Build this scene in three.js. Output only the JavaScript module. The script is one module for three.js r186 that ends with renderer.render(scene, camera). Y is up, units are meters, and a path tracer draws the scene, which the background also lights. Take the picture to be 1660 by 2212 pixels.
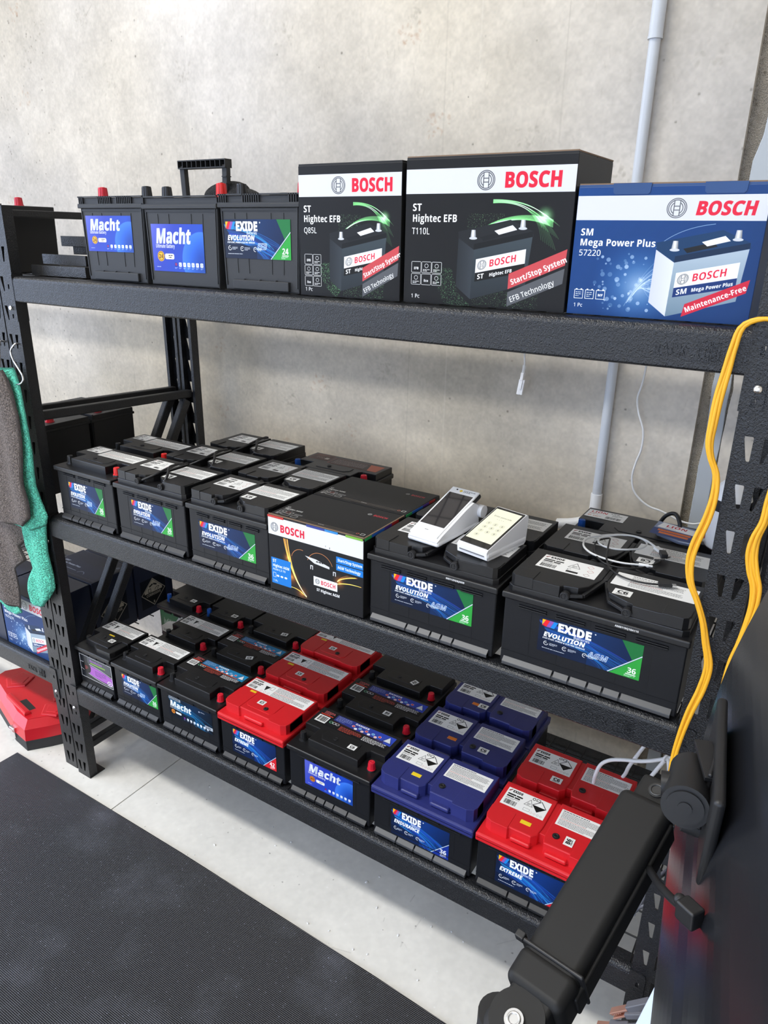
import * as THREE from 'three';
import { RoundedBoxGeometry } from 'three/addons/geometries/RoundedBoxGeometry.js';
import { mergeGeometries, mergeVertices } from 'three/addons/utils/BufferGeometryUtils.js';
import { RectAreaLightUniformsLib } from 'three/addons/lights/RectAreaLightUniformsLib.js';
import { FontLoader } from 'three/addons/loaders/FontLoader.js';
import { TextGeometry } from 'three/addons/geometries/TextGeometry.js';

// ---------------------------------------------------------------- camera, sky, lights, exposure
const scene = new THREE.Scene();
const camera = new THREE.PerspectiveCamera(70.28, 1660 / 2212, 0.02, 60);
camera.position.set(1.8751, 1.7314, 1.1565);
camera.rotation.set(-0.3622, 0.5586, 0.0183, 'YXZ');

const renderer = new THREE.WebGLRenderer({ antialias: true });
renderer.toneMapping = THREE.LinearToneMapping;
renderer.toneMappingExposure = 1.0;
renderer.shadowMap.enabled = true;
renderer.shadowMap.type = THREE.PCFSoftShadowMap;
RectAreaLightUniformsLib.init();

// daylight outside the open roller doors
scene.background = new THREE.Color(3.1, 3.75, 5.1);

// the unit: concrete tilt-slab walls, 9 m high, roller door openings in the left and front walls
const WALL_Z = -0.76, CEIL = 9, ROOM = { x0: -6, x1: 5, z1: 9 };
// long LED light lines under the ceiling
const LINE_Z = 4.01, LINE_W = 0.75, LINES = [[-5.4, -2.7], [-2.5, 0.2]], LINE_POWER = 58;

// ---------------------------------------------------------------- helpers
let seed = 7;
const rnd = () => { seed = (seed * 1664525 + 1013904223) >>> 0; return seed / 4294967296; };
const V = (x, y, z) => new THREE.Vector3(x, y, z);
const taken = new Map();
function numbered(name) { const n = taken.get(name) || 0; taken.set(name, n + 1); return n ? name + '_' + String(n).padStart(3, '0') : name; }
const flat = (g) => { const h = g.index ? g.toNonIndexed() : g; for (const k of Object.keys(h.attributes)) if (!['position', 'normal', 'uv'].includes(k)) h.deleteAttribute(k); h.morphAttributes = {}; h.clearGroups(); return h; };
const merge = (list) => (list.length === 1 ? flat(list[0]) : mergeGeometries(list.map(flat)));
function box(x0, x1, y0, y1, z0, z1, r = 0, seg = 2) {
  const w = x1 - x0, h = y1 - y0, d = z1 - z0, rr = Math.min(r, w / 2.01, h / 2.01, d / 2.01);
  const g = rr > 0 ? new RoundedBoxGeometry(w, h, d, seg, rr) : new THREE.BoxGeometry(w, h, d);
  return g.translate((x0 + x1) / 2, (y0 + y1) / 2, (z0 + z1) / 2);
}
const shapeOf = (pts) => new THREE.Shape(pts.map(([x, y]) => new THREE.Vector2(x, y)));
// polygon in plan (x, z), standing from y0 to y1
function slab(pts, y0, y1, bevel = 0) {
  const g = new THREE.ExtrudeGeometry(shapeOf(pts.map(([x, z]) => [x, -z])), { depth: y1 - y0 - (bevel ? bevel : 0), bevelEnabled: bevel > 0, bevelSize: bevel, bevelThickness: bevel, bevelOffset: -bevel, bevelSegments: 2, steps: 1, curveSegments: 6 });
  return g.rotateX(-Math.PI / 2).translate(0, y0, 0);
}
// polygon in elevation (x, y), from z0 to z1
function plate(shape, z0, z1, bevel = 0) {
  const s = shape instanceof THREE.Shape ? shape : shapeOf(shape);
  const g = new THREE.ExtrudeGeometry(s, { depth: z1 - z0 - 2 * bevel, bevelEnabled: bevel > 0, bevelSize: bevel, bevelThickness: bevel, bevelOffset: -bevel, bevelSegments: 2, curveSegments: 5 });
  return g.translate(0, 0, z0 + bevel);
}
// profile (z, y) swept along x
function bar(pts, x0, x1) {
  const g = new THREE.ExtrudeGeometry(shapeOf(pts.map(([z, y]) => [-z, y])), { depth: x1 - x0, bevelEnabled: false, curveSegments: 5 });
  return g.rotateY(Math.PI / 2).translate(x0, 0, 0);
}
function cyl(x, y0, y1, z, r0, r1 = r0, n = 20) { return new THREE.CylinderGeometry(r1, r0, y1 - y0, n).translate(x, (y0 + y1) / 2, z); }
function rod(a, b, r, n = 10) {
  const d = b.clone().sub(a), g = new THREE.CylinderGeometry(r, r, d.length(), n);
  g.applyQuaternion(new THREE.Quaternion().setFromUnitVectors(V(0, 1, 0), d.clone().normalize()));
  return g.translate((a.x + b.x) / 2, (a.y + b.y) / 2, (a.z + b.z) / 2);
}
function flatbar(a, b, w, t, up = V(0, 1, 0)) { // rectangular bar between two points, w across up x dir, t along the other
  const d = b.clone().sub(a), y = d.clone().normalize(), x = new THREE.Vector3().crossVectors(up, y).normalize(), z = new THREE.Vector3().crossVectors(x, y);
  const g = new RoundedBoxGeometry(w, d.length(), t, 1, Math.min(w, t) * 0.15);
  const m = new THREE.Matrix4().makeBasis(x, y, z).setPosition(a.clone().add(b).multiplyScalar(0.5));
  return g.applyMatrix4(m);
}
const tube = (pts, r, n = 60, k = 8) => new THREE.TubeGeometry(new THREE.CatmullRomCurve3(pts.map((p) => (p.isVector3 ? p : V(...p)))), n, r, k, false);
const ball = (x, y, z, r, n = 12) => new THREE.SphereGeometry(r, n, Math.max(6, n >> 1)).translate(x, y, z);
function uvMetres(g) { // box-mapped uv in metres
  const p = g.attributes.position, n = g.attributes.normal, uv = new Float32Array(p.count * 2);
  for (let i = 0; i < p.count; i++) {
    const ax = Math.abs(n.getX(i)), ay = Math.abs(n.getY(i)), az = Math.abs(n.getZ(i));
    if (ay >= ax && ay >= az) { uv[2 * i] = p.getX(i); uv[2 * i + 1] = p.getZ(i); } else if (ax >= az) { uv[2 * i] = p.getZ(i); uv[2 * i + 1] = p.getY(i); } else { uv[2 * i] = p.getX(i); uv[2 * i + 1] = p.getY(i); }
  }
  g.setAttribute('uv', new THREE.BufferAttribute(uv, 2));
  return g;
}
function part(name, geo, m, parent) {
  const g = Array.isArray(geo) ? merge(geo) : flat(geo);
  if (m.userData.metric) uvMetres(g);
  const o = new THREE.Mesh(g, m);
  o.name = name; o.castShadow = o.receiveShadow = true;
  (parent || scene).add(o);
  return o;
}
function tag(o, label, category, group) { o.userData.label = label; o.userData.category = category; if (group) o.userData.group = group; return o; }
function thing(name, label, category, pos = [0, 0, 0], turn = 0, group) {
  const o = new THREE.Group(); o.name = numbered(name); o.position.set(...pos); o.rotation.y = turn; scene.add(o);
  return tag(o, label, category, group);
}
function single(name, label, category, geo, m, group) { const o = part(numbered(name), geo, m); return tag(o, label, category, group); }
function struct(name, geo, m, parent) { const o = part(name, geo, m, parent); if (!parent) o.userData.kind = 'structure'; return o; }
function clone(o, pos, turn, label, group) {
  const c = o.clone(); c.name = numbered(o.name.replace(/_\d{3}$/, '')); c.userData = { ...o.userData };
  c.position.set(...pos); if (turn !== undefined) c.rotation.y = turn; scene.add(c);
  if (label) c.userData.label = label; if (group) c.userData.group = group;
  return c;
}

// ---------------------------------------------------------------- textures
function canvas(w, h, draw) {
  const c = document.createElement('canvas'); c.width = w; c.height = h;
  const x = c.getContext('2d'); draw(x, w, h);
  return c;
}
function printTex(w, h, draw) { const t = new THREE.CanvasTexture(canvas(w, h, draw)); t.colorSpace = THREE.SRGBColorSpace; t.magFilter = THREE.LinearFilter; t.anisotropy = 8; return t; }
const print = (w, h, draw, rough = 0.38, extra = {}) => new THREE.MeshPhysicalMaterial({ map: printTex(w, h, draw), roughness: rough, specularIntensity: 0.5, ...extra });
// tileable value noise, several octaves, 0..1
function noiseField(n, base, octaves, gain = 0.5, sd = 1) {
  const out = new Float32Array(n * n); let amp = 1, tot = 0;
  for (let o = 0; o < octaves; o++) {
    const f = base << o, g = new Float32Array(f * f); let s = (sd * 7919 + o * 104729) >>> 0;
    for (let i = 0; i < f * f; i++) { s = (s * 1664525 + 1013904223) >>> 0; g[i] = s / 4294967296; }
    for (let y = 0; y < n; y++) {
      const fy = (y * f) / n, y0 = Math.floor(fy), ty = fy - y0, sy = ty * ty * (3 - 2 * ty), r0 = (y0 % f) * f, r1 = ((y0 + 1) % f) * f;
      for (let x = 0; x < n; x++) {
        const fx = (x * f) / n, x0 = Math.floor(fx), tx = fx - x0, sx = tx * tx * (3 - 2 * tx), a = x0 % f, b = (x0 + 1) % f;
        const p = g[r0 + a] + (g[r0 + b] - g[r0 + a]) * sx, q = g[r1 + a] + (g[r1 + b] - g[r1 + a]) * sx;
        out[y * n + x] += amp * (p + (q - p) * sy);
      }
    }
    tot += amp; amp *= gain;
  }
  for (let i = 0; i < n * n; i++) out[i] /= tot;
  return out;
}
function greyTex(field, n, size, lo = 0, hi = 1) {
  const d = new Uint8Array(n * n * 4);
  for (let i = 0; i < n * n; i++) { const v = Math.max(0, Math.min(255, 255 * ((field[i] - lo) / (hi - lo)))); d[4 * i] = d[4 * i + 1] = d[4 * i + 2] = v; d[4 * i + 3] = 255; }
  const t = new THREE.DataTexture(d, n, n, THREE.RGBAFormat); t.wrapS = t.wrapT = THREE.RepeatWrapping; t.magFilter = THREE.LinearFilter; t.repeat.set(1 / size, 1 / size); t.needsUpdate = true;
  return t;
}
function colourTex(n, size, pixel, after) { // pixel(i, x, y) -> [r,g,b] sRGB 0..255
  const c = canvas(n, n, (x) => {
    const im = x.createImageData(n, n), d = im.data;
    for (let y = 0, i = 0; y < n; y++) for (let xx = 0; xx < n; xx++, i++) { const [r, g, b] = pixel(i, xx, y); d[4 * i] = r; d[4 * i + 1] = g; d[4 * i + 2] = b; d[4 * i + 3] = 255; }
    x.putImageData(im, 0, 0); if (after) after(x);
  });
  const t = new THREE.CanvasTexture(c); t.colorSpace = THREE.SRGBColorSpace; t.wrapS = t.wrapT = THREE.RepeatWrapping; t.magFilter = THREE.LinearFilter; t.repeat.set(1 / size, 1 / size);
  return t;
}
const lin = (r, g, b) => new THREE.Color().setRGB(r, g, b);
const std = (color, roughness, extra = {}) => new THREE.MeshPhysicalMaterial({ color, roughness, ...extra });
const metric = (m) => { m.userData.metric = true; return m; };

const grainF = noiseField(256, 32, 3, 0.6, 3);
const grainBump = greyTex(grainF, 256, 0.058, 0.2, 0.8);
const fineF = noiseField(256, 64, 2, 0.7, 5);
const fineBump = greyTex(fineF, 256, 0.05);
const M = {};
M.coat = metric(std(lin(0.01, 0.0108, 0.013), 0.3, { bumpMap: grainBump, bumpScale: 0.0007 }));
M.rail = metric(std(lin(0.012, 0.0125, 0.014), 0.5, { bumpMap: grainBump, bumpScale: 0.0004 }));
M.plastic = metric(std(lin(0.0085, 0.009, 0.011), 0.42, { bumpMap: fineBump, bumpScale: 0.00006, specularIntensity: 0.6 }));
M.lid = metric(std(lin(0.008, 0.008, 0.009), 0.36, { bumpMap: fineBump, bumpScale: 0.00008 }));
M.greycase = metric(std(lin(0.03, 0.031, 0.033), 0.55, { bumpMap: fineBump, bumpScale: 0.0001, specularIntensity: 0.7 }));
M.railgrey = std(lin(0.05, 0.052, 0.056), 0.4);
M.raildark = std(lin(0.014, 0.015, 0.018), 0.4);
M.redlid = metric(std(lin(0.62, 0.012, 0.018), 0.38, { bumpMap: fineBump, bumpScale: 0.00008 }));
M.bluelid = metric(std(lin(0.022, 0.028, 0.15), 0.38, { bumpMap: fineBump, bumpScale: 0.00008 }));
M.redcap = std(lin(0.62, 0.012, 0.03), 0.36);
M.brightcap = std(lin(0.72, 0.015, 0.012), 0.36);
M.bluecap = std(lin(0.01, 0.07, 0.3), 0.36);
M.blackcap = std(lin(0.012, 0.012, 0.013), 0.36);
M.black = std(lin(0.01, 0.01, 0.011), 0.45);
M.blackmat = std(lin(0.018, 0.018, 0.019), 0.6);
M.steel = std(lin(0.75, 0.75, 0.76), 0.25, { metalness: 1 });
M.white = std(lin(0.82, 0.82, 0.82), 0.35);
M.whitecable = std(lin(0.7, 0.7, 0.69), 0.45);
M.greycable = std(lin(0.14, 0.14, 0.155), 0.45);
M.conduit = std(lin(0.55, 0.57, 0.6), 0.35);
M.yellow = metric(std(lin(0.85, 0.42, 0.015), 0.45));
M.copper = std(lin(0.95, 0.5, 0.36), 0.3, { metalness: 0.8 });
M.card = metric(std(lin(0.012, 0.012, 0.0125), 0.45, { specularIntensity: 0.6 }));
M.cardbrown = std(lin(0.2, 0.13, 0.08), 0.8);
M.cardblue = metric(std(lin(0.008, 0.05, 0.17), 0.45));
M.cardnavy = metric(std(lin(0.008, 0.014, 0.04), 0.4));

// ---------------------------------------------------------------- the room
const wallF = noiseField(1024, 5, 8, 0.66, 11), wallG = noiseField(1024, 3, 4, 0.5, 12), wallH = noiseField(1024, 256, 2, 0.8, 13);
const wallTex = colourTex(1024, 2.7, (i) => {
  const a = wallF[i] - 0.5, b = wallG[i] - 0.5, h = wallH[i] - 0.5, k = 1 + a * 0.5 + h * 0.1, wm = b * 38;
  return [(196 + wm * 0.4) * k, (187 + wm * 0.15) * k, (172 - wm * 0.5) * k];
}, (x) => {
  for (let i = 0; i < 420; i++) { // pin holes
    const cx = i < 240 ? 600 + rnd() * 120 : rnd() * 1024; x.fillStyle = 'rgba(70,64,54,' + (0.25 + rnd() * 0.4) + ')';
    x.beginPath(); x.arc(cx, rnd() * 1024, 0.5 + rnd() * 0.7, 0, 7); x.fill();
  }
  for (let i = 0; i < 90; i++) { // blotches and rust flecks
    const cx = rnd() * 1024, cy = rnd() * 1024, n = 8 + rnd() * 14;
    x.fillStyle = rnd() < 0.35 ? 'rgba(150,105,70,0.16)' : 'rgba(105,98,84,0.13)';
    for (let k = 0; k < n; k++) { x.beginPath(); x.ellipse(cx + (rnd() - 0.5) * 26, cy + (rnd() - 0.5) * 22, 0.7 + rnd() * 2.4, 0.5 + rnd() * 1.4, rnd() * 3, 0, 7); x.fill(); }
  }
  x.lineWidth = 0.8;
  for (let i = 0; i < 2600; i++) { const cx = rnd() * 1024, cy = rnd() * 1024; x.strokeStyle = rnd() < 0.5 ? 'rgba(236,230,216,0.16)' : 'rgba(120,112,98,0.14)'; x.beginPath(); x.moveTo(cx, cy); x.lineTo(cx + (rnd() - 0.5) * 5, cy + 2 + rnd() * 9); x.stroke(); }
  for (let i = 0; i < 26; i++) { // form lines and scratches
    const cx = rnd() * 1024, cy = rnd() * 1024, l = 30 + rnd() * 260; x.strokeStyle = rnd() < 0.6 ? 'rgba(232,226,212,0.35)' : 'rgba(110,104,92,0.2)';
    x.beginPath(); x.moveTo(cx, cy); x.lineTo(cx + (rnd() - 0.5) * 3, cy + l); x.stroke();
  }
  for (let i = 0; i < 14; i++) { x.strokeStyle = 'rgba(90,84,74,0.3)'; const cx = rnd() * 1024, cy = rnd() * 1024; x.beginPath(); x.moveTo(cx, cy); x.lineTo(cx + (rnd() - 0.3) * 26, cy + (rnd() - 0.5) * 26); x.stroke(); }
});
const wallBump = greyTex(wallF, 1024, 2.7, 0.2, 0.8);
M.concrete = metric(new THREE.MeshStandardMaterial({ map: wallTex, roughness: 0.85, bumpMap: wallBump, bumpScale: 0.004 }));
M.roughconcrete = metric(new THREE.MeshStandardMaterial({ map: wallTex, color: lin(0.8, 0.76, 0.68), roughness: 0.95, bumpMap: grainBump, bumpScale: 0.004 }));
M.sealant = std(lin(0.45, 0.48, 0.5), 0.6);
M.paint = std(lin(0.62, 0.62, 0.6), 0.8);

// back wall: two tilt-up panels with a sealed joint between them
const back = new THREE.Group(); back.name = 'wall_back'; back.userData.kind = 'structure'; scene.add(back);
struct('panel', [box(ROOM.x0, 1.588, -0.2, CEIL, WALL_Z - 0.2, WALL_Z)], M.concrete, back);
{ // right panel with a ragged left edge
  const pts = [[ROOM.x1, CEIL], [ROOM.x1, -0.2]]; for (let y = -0.2; y <= CEIL; y += 0.04) pts.push([1.655 + (y > 0.4 && y < 2.6 ? (rnd() - 0.5) * 0.007 : 0), y]);
  struct('panel', plate(pts.reverse(), WALL_Z - 0.2, WALL_Z - 0.004), M.concrete, back);
}
struct('joint_backing', box(1.58, 1.67, -0.2, CEIL, WALL_Z - 0.19, WALL_Z - 0.02), M.roughconcrete, back);
{ // grey sealant run in the joint, its edges uneven
  const l = [], r = []; for (let y = -0.2; y <= CEIL; y += 0.05) { l.push([1.612 + (rnd() - 0.5) * 0.006 + (y > 1.95 ? 0.012 : 0), y]); r.push([1.65 + (rnd() - 0.5) * 0.004, y]); }
  struct('sealant', plate([...l, ...r.reverse()], WALL_Z - 0.022, WALL_Z - 0.008, 0.002), M.sealant, back);
}
{ // left wall around the roller door opening
  const s = shapeOf([[-ROOM.z1, -0.2], [0.96, -0.2], [0.96, CEIL], [-ROOM.z1, CEIL]]);
  s.holes.push(new THREE.Path([[-7.6, 0], [-7.6, 5], [-0.9, 5], [-0.9, 0]].map((p) => new THREE.Vector2(...p))));
  struct('wall_left', plate(s, 0, 0.2).rotateY(Math.PI / 2).translate(ROOM.x0 - 0.2, 0, 0), M.paint);
}
struct('wall_right', box(ROOM.x1, ROOM.x1 + 0.2, -0.2, CEIL, WALL_Z - 0.2, ROOM.z1), M.concrete);
{ // front wall around the second roller door opening
  const s = shapeOf([[ROOM.x0 - 0.2, -0.2], [ROOM.x1 + 0.2, -0.2], [ROOM.x1 + 0.2, CEIL], [ROOM.x0 - 0.2, CEIL]]);
  s.holes.push(new THREE.Path([[-0.4, 0], [-0.4, 5.4], [4.7, 5.4], [4.7, 0]].map((p) => new THREE.Vector2(...p))));
  struct('wall_front', plate(s, ROOM.z1, ROOM.z1 + 0.2), M.paint);
}
struct('ceiling', box(ROOM.x0 - 0.2, ROOM.x1 + 0.2, CEIL, CEIL + 0.15, WALL_Z - 0.2, ROOM.z1 + 0.2), M.paint);
// apron outside the door
M.apron = std(lin(0.42, 0.41, 0.39), 0.9);
struct('driveway', [box(-26, ROOM.x0 - 0.2, -0.25, -0.01, -12, 30), box(ROOM.x0 - 0.2, 16, -0.25, -0.01, ROOM.z1 + 0.2, 30)], M.apron);

// floor: light grey sealed concrete with a saw-cut joint
const flF = noiseField(1024, 5, 7, 0.55, 21), flH = noiseField(1024, 128, 2, 0.6, 23);
const floorTex = colourTex(1024, 1.9, (i) => { const k = 1 + (flF[i] - 0.5) * 0.16 + (flH[i] - 0.5) * 0.05; return [230 * k, 228 * k, 222 * k]; }, (x) => {
  x.lineWidth = 0.7;
  for (let i = 0; i < 150; i++) { x.strokeStyle = 'rgba(90,88,84,' + (0.1 + rnd() * 0.22) + ')'; const cx = rnd() * 1024, cy = rnd() * 1024, a = rnd() * 6.3, l = 6 + rnd() * 46; x.beginPath(); x.moveTo(cx, cy); x.lineTo(cx + Math.cos(a) * l, cy + Math.sin(a) * l * 0.6); x.stroke(); }
  for (let i = 0; i < 420; i++) { x.fillStyle = rnd() < 0.6 ? 'rgba(60,58,54,' + (0.2 + rnd() * 0.4) + ')' : 'rgba(245,245,243,0.8)'; x.beginPath(); x.ellipse(rnd() * 1024, rnd() * 1024, 0.4 + rnd() * 1.3, 0.4 + rnd() * 0.7, rnd() * 3, 0, 7); x.fill(); }
});
M.floor = metric(new THREE.MeshStandardMaterial({ map: floorTex, roughness: 0.5, bumpMap: greyTex(flF, 1024, 1.9, 0.2, 0.8), bumpScale: 0.0015 }));
const floor = new THREE.Group(); floor.name = 'floor'; floor.userData.kind = 'structure'; scene.add(floor);
struct('slab', box(ROOM.x0 - 0.2, 0.1745, -0.2, 0, WALL_Z, ROOM.z1 + 0.2), M.floor, floor);
struct('slab', box(0.1785, ROOM.x1 + 0.2, -0.2, 0, WALL_Z, ROOM.z1 + 0.2), M.floor, floor);
struct('joint_bed', box(0.17, 0.182, -0.2, -0.012, WALL_Z, ROOM.z1 + 0.2), M.blackmat, floor);

// lights under the ceiling (behind and above the photographer)
LINES.forEach(([a, b], i) => {
  const where = ['near the left wall', 'in the middle of the room'][i];
  const t = thing('light_line', 'long white linear ceiling light ' + where, 'ceiling light', [0, 0, 0], 0, 'ceiling light lines');
  part('housing', box(a - 0.03, b + 0.03, CEIL - 0.09, CEIL - 0.0005, LINE_Z - LINE_W / 2 - 0.03, LINE_Z + LINE_W / 2 + 0.03, 0.01), M.white, t);
  const d = part('diffuser', box(a, b, CEIL - 0.1, CEIL - 0.088, LINE_Z - LINE_W / 2, LINE_Z + LINE_W / 2), std(lin(0.9, 0.9, 0.9), 0.6, { emissive: lin(1, 0.97, 0.92), emissiveIntensity: 4 }), t);
  d.castShadow = false;
  const l = new THREE.RectAreaLight(lin(1, 0.985, 0.955), LINE_POWER, b - a, LINE_W);
  l.name = 'light_line_lamp'; l.position.set((a + b) / 2, CEIL - 0.104, LINE_Z); l.rotation.x = -Math.PI / 2; l.castShadow = true;
  t.add(l);
});

// conduit on the back wall with coupling and elbow
{
  const t = thing('conduit', 'grey plastic electrical conduit running up the concrete wall', 'conduit', [1.372, 0, WALL_Z + 0.0168]);
  part('pipe', cyl(0, 1.075, 2.16, 0, 0.0125, 0.0125, 24), M.conduit, t);
  part('pipe', cyl(0, 2.16, CEIL - 0.001, 0, 0.0118, 0.0118, 24), M.conduit, t);
  part('coupling', [cyl(0, 2.152, 2.26, 0, 0.0155, 0.0155, 24), cyl(0, 2.149, 2.155, 0, 0.0163, 0.0163, 24)], M.conduit, t);
  part('coupling', [cyl(0, 1.04, 1.085, 0, 0.0153, 0.0153, 24)], M.white, t);
  part('elbow', tube([[0, 1.05, 0], [-0.004, 1.02, 0], [-0.025, 1.0, 0], [-0.06, 0.985, 0], [-0.1, 0.975, 0]], 0.0145, 20, 14), M.white, t);
}

// rubber mat on the floor
const ribF = new Float32Array(256 * 256), scuffF = noiseField(256, 4, 6, 0.6, 31);
for (let y = 0; y < 256; y++) for (let x = 0; x < 256; x++) ribF[y * 256 + x] = 0.5 + 0.5 * Math.sin((y / 256) * Math.PI * 2 * 16);
const scuff2 = noiseField(512, 5, 7, 0.62, 33);
const matTex = colourTex(512, 0.9, (i) => { const s = Math.max(0, scuff2[i] - 0.5) * 2.4, v = 36 + s * 44 + (rnd() < 0.0015 ? 130 : 0); return [v * 0.96, v * 0.98, v * 1.1]; });
M.rubber = metric(new THREE.MeshStandardMaterial({ map: matTex, roughness: 0.48, bumpMap: greyTex(ribF, 256, 0.064), bumpScale: 0.0011 }));
single('rubber_mat', 'black ribbed rubber mat lying on the concrete floor', 'mat', slab([[-0.319, 0.06], [0.5, 0.0565], [1.2, 0.0665], [1.6, 0.08], [3.2, 0.1], [3.2, 1.9], [-0.36, 1.9]], 0.0005, 0.0065, 0.001), M.rubber);
// crumbs swept up on the floor in front of the rack
{
  const g = []; for (let i = 0; i < 46; i++) { const r = 0.0008 + rnd() * 0.0022, x = 0.2 + rnd() * 1.4, z = -0.28 + rnd() * 0.34; g.push(new THREE.IcosahedronGeometry(r, 0).scale(1 + rnd(), 0.7, 1).rotateY(rnd() * 6).translate(x, r * 0.7, z)); }
  const o = single('debris', 'small white crumbs and grit scattered on the floor', 'debris', g, M.white); o.userData.kind = 'stuff';
}

// ---------------------------------------------------------------- steel racks
const RW = 1.757, RD = 0.631, PW = 0.061, PH = 1.78, DECK = { top: 1.6192, mid: 0.953, low: 0.365 }, BEAM_H = 0.065;
const font = await new FontLoader().loadAsync('fonts/droid/droid_sans_bold.typeface.json');
function postFace(s) { // s = -1: post to the left of its inner edge at x = 0; s = 1: to the right
  const sh = shapeOf(s > 0 ? [[0, 0], [PW, 0], [PW, PH], [0, PH]] : [[-PW, 0], [0, 0], [0, PH], [-PW, PH]]);
  for (let k = 0; 0.058 + 0.0742 * k < PH - 0.02; k++) {
    const t = 0.058 + 0.0742 * k;
    for (const h of [[[0.0135, t], [0.0255, t], [0.0268, t - 0.0015], [0.0265, t - 0.036], [0.0255, t - 0.0378], [0.0225, t - 0.0378], [0.0212, t - 0.036]], [[0.0402, t - 0.0015], [0.0415, t], [0.0525, t], [0.0533, t - 0.0012], [0.0448, t - 0.036], [0.0436, t - 0.0378], [0.0412, t - 0.0378], [0.0402, t - 0.036]]])
      sh.holes.push(new THREE.Path((s > 0 ? h : h.slice().reverse()).map(([x, y]) => new THREE.Vector2(s * x, y))));
  }
  return sh;
}
const postGeos = {};
for (const s of [-1, 1]) {
  const a = s > 0 ? 0 : -PW, b = s > 0 ? PW : 0;
  const sides = (z0, z1, zl) => [box(a, a + 0.0022, 0, PH, z0, z1), box(b - 0.0022, b, 0, PH, z0, z1), box(a + 0.002, a + 0.012, 0, PH, zl, zl + 0.002), box(b - 0.012, b - 0.002, 0, PH, zl, zl + 0.002)];
  postGeos['front' + s] = uvMetres(merge([plate(postFace(s), -0.0022, 0), ...sides(-0.03, -0.001, -0.03)]));
  postGeos['rear' + s] = uvMetres(merge([plate(postFace(s), -RD, -RD + 0.0022), ...sides(-RD + 0.001, -RD + 0.03, -RD + 0.028)]));
}
function bracketShape(s) {
  const q = [[0, -0.119], [0.024, -0.119], [0.0285, -0.115], [0.0302, -0.11], [0.0302, -0.006], [0.0285, -0.0015], [0.024, 0], [0, 0]];
  const sh = shapeOf((s > 0 ? q : q.slice().reverse()).map(([x, y]) => [s * x, y]));
  for (const [cx, cy, w, h] of [[0.0165, -0.031, 0.006, 0.012], [0.0165, -0.106, 0.006, 0.011]]) { const p = [[cx - w / 2, cy - h / 2], [cx - w / 2, cy + h / 2], [cx + w / 2, cy + h / 2], [cx + w / 2, cy - h / 2]]; sh.holes.push(new THREE.Path(p.map(([x, y]) => new THREE.Vector2(s * x, y)))); }
  const c = new THREE.Path(); c.absarc(s * 0.02, -0.067, 0.0028, 0, 6.28, true); sh.holes.push(c);
  return sh;
}
const bracketGeos = {}; for (const s of [-1, 1]) bracketGeos[s] = uvMetres(merge([plate(bracketShape(s), 0.0004, 0.0028), box(s > 0 ? -0.002 : 0.0, s > 0 ? 0 : 0.002, -0.119, 0, -0.03, 0.0028)]));
const screwGeo = merge([new THREE.SphereGeometry(0.0068, 16, 8, 0, 6.3, 0, 1.25).rotateX(Math.PI / 2).scale(1, 1, 0.8).translate(0, 0, 0.001)]);
const beamProfile = (y) => [[-0.04, y - BEAM_H], [-0.003, y - BEAM_H], [0.0005, y - BEAM_H + 0.0015], [0.002, y - BEAM_H + 0.004], [0.002, y - 0.011], [0.0005, y - 0.006], [-0.003, y - 0.0025], [-0.008, y - 0.0005], [-0.013, y], [-0.04, y]];
const beamGeo = (y, x0, x1) => bar(beamProfile(y), x0, x1);
const rearBeam = (y, x0, x1) => box(x0, x1, y - BEAM_H, y, -RD, -RD + 0.04, 0.006);
function addPost(t, end, s, x, z = 0) {
  const p = new THREE.Mesh(postGeos[end + s], M.coat); p.name = 'post'; p.position.set(x, 0, z); p.castShadow = p.receiveShadow = true; t.add(p); return p;
}
function addBracket(t, s, x, y) {
  const b = new THREE.Mesh(bracketGeos[s], M.coat); b.name = 'bracket'; b.position.set(x, y + 0.004, 0); b.castShadow = b.receiveShadow = true; t.add(b);
  const k = new THREE.Mesh(screwGeo, M.steel); k.name = 'bolt'; k.position.set(s * 0.0195, -0.085, 0.0028); b.add(k);
}
function addDeck(t, y, x0, x1, stepX = 0.047) {
  const d = new THREE.Group(); d.name = 'wire_deck'; d.position.set(0, y, 0); t.add(d);
  const deep = new THREE.CylinderGeometry(0.0021, 0.0021, RD - 0.03, 6).rotateX(Math.PI / 2), long = new THREE.CylinderGeometry(0.0021, 0.0021, x1 - x0, 6).rotateZ(Math.PI / 2);
  const put = (g, x, yy, z) => { const w = new THREE.Mesh(g, M.black); w.name = 'wire'; w.position.set(x, yy, z); w.castShadow = w.receiveShadow = true; d.add(w); };
  for (let x = x0 + 0.007; x < x1; x += stepX) put(deep, x, -0.0022, -RD / 2);
  for (let z = -0.0135; z > -RD + 0.01; z -= 0.0703) put(long, (x0 + x1) / 2, -0.0062, z);
}
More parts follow.
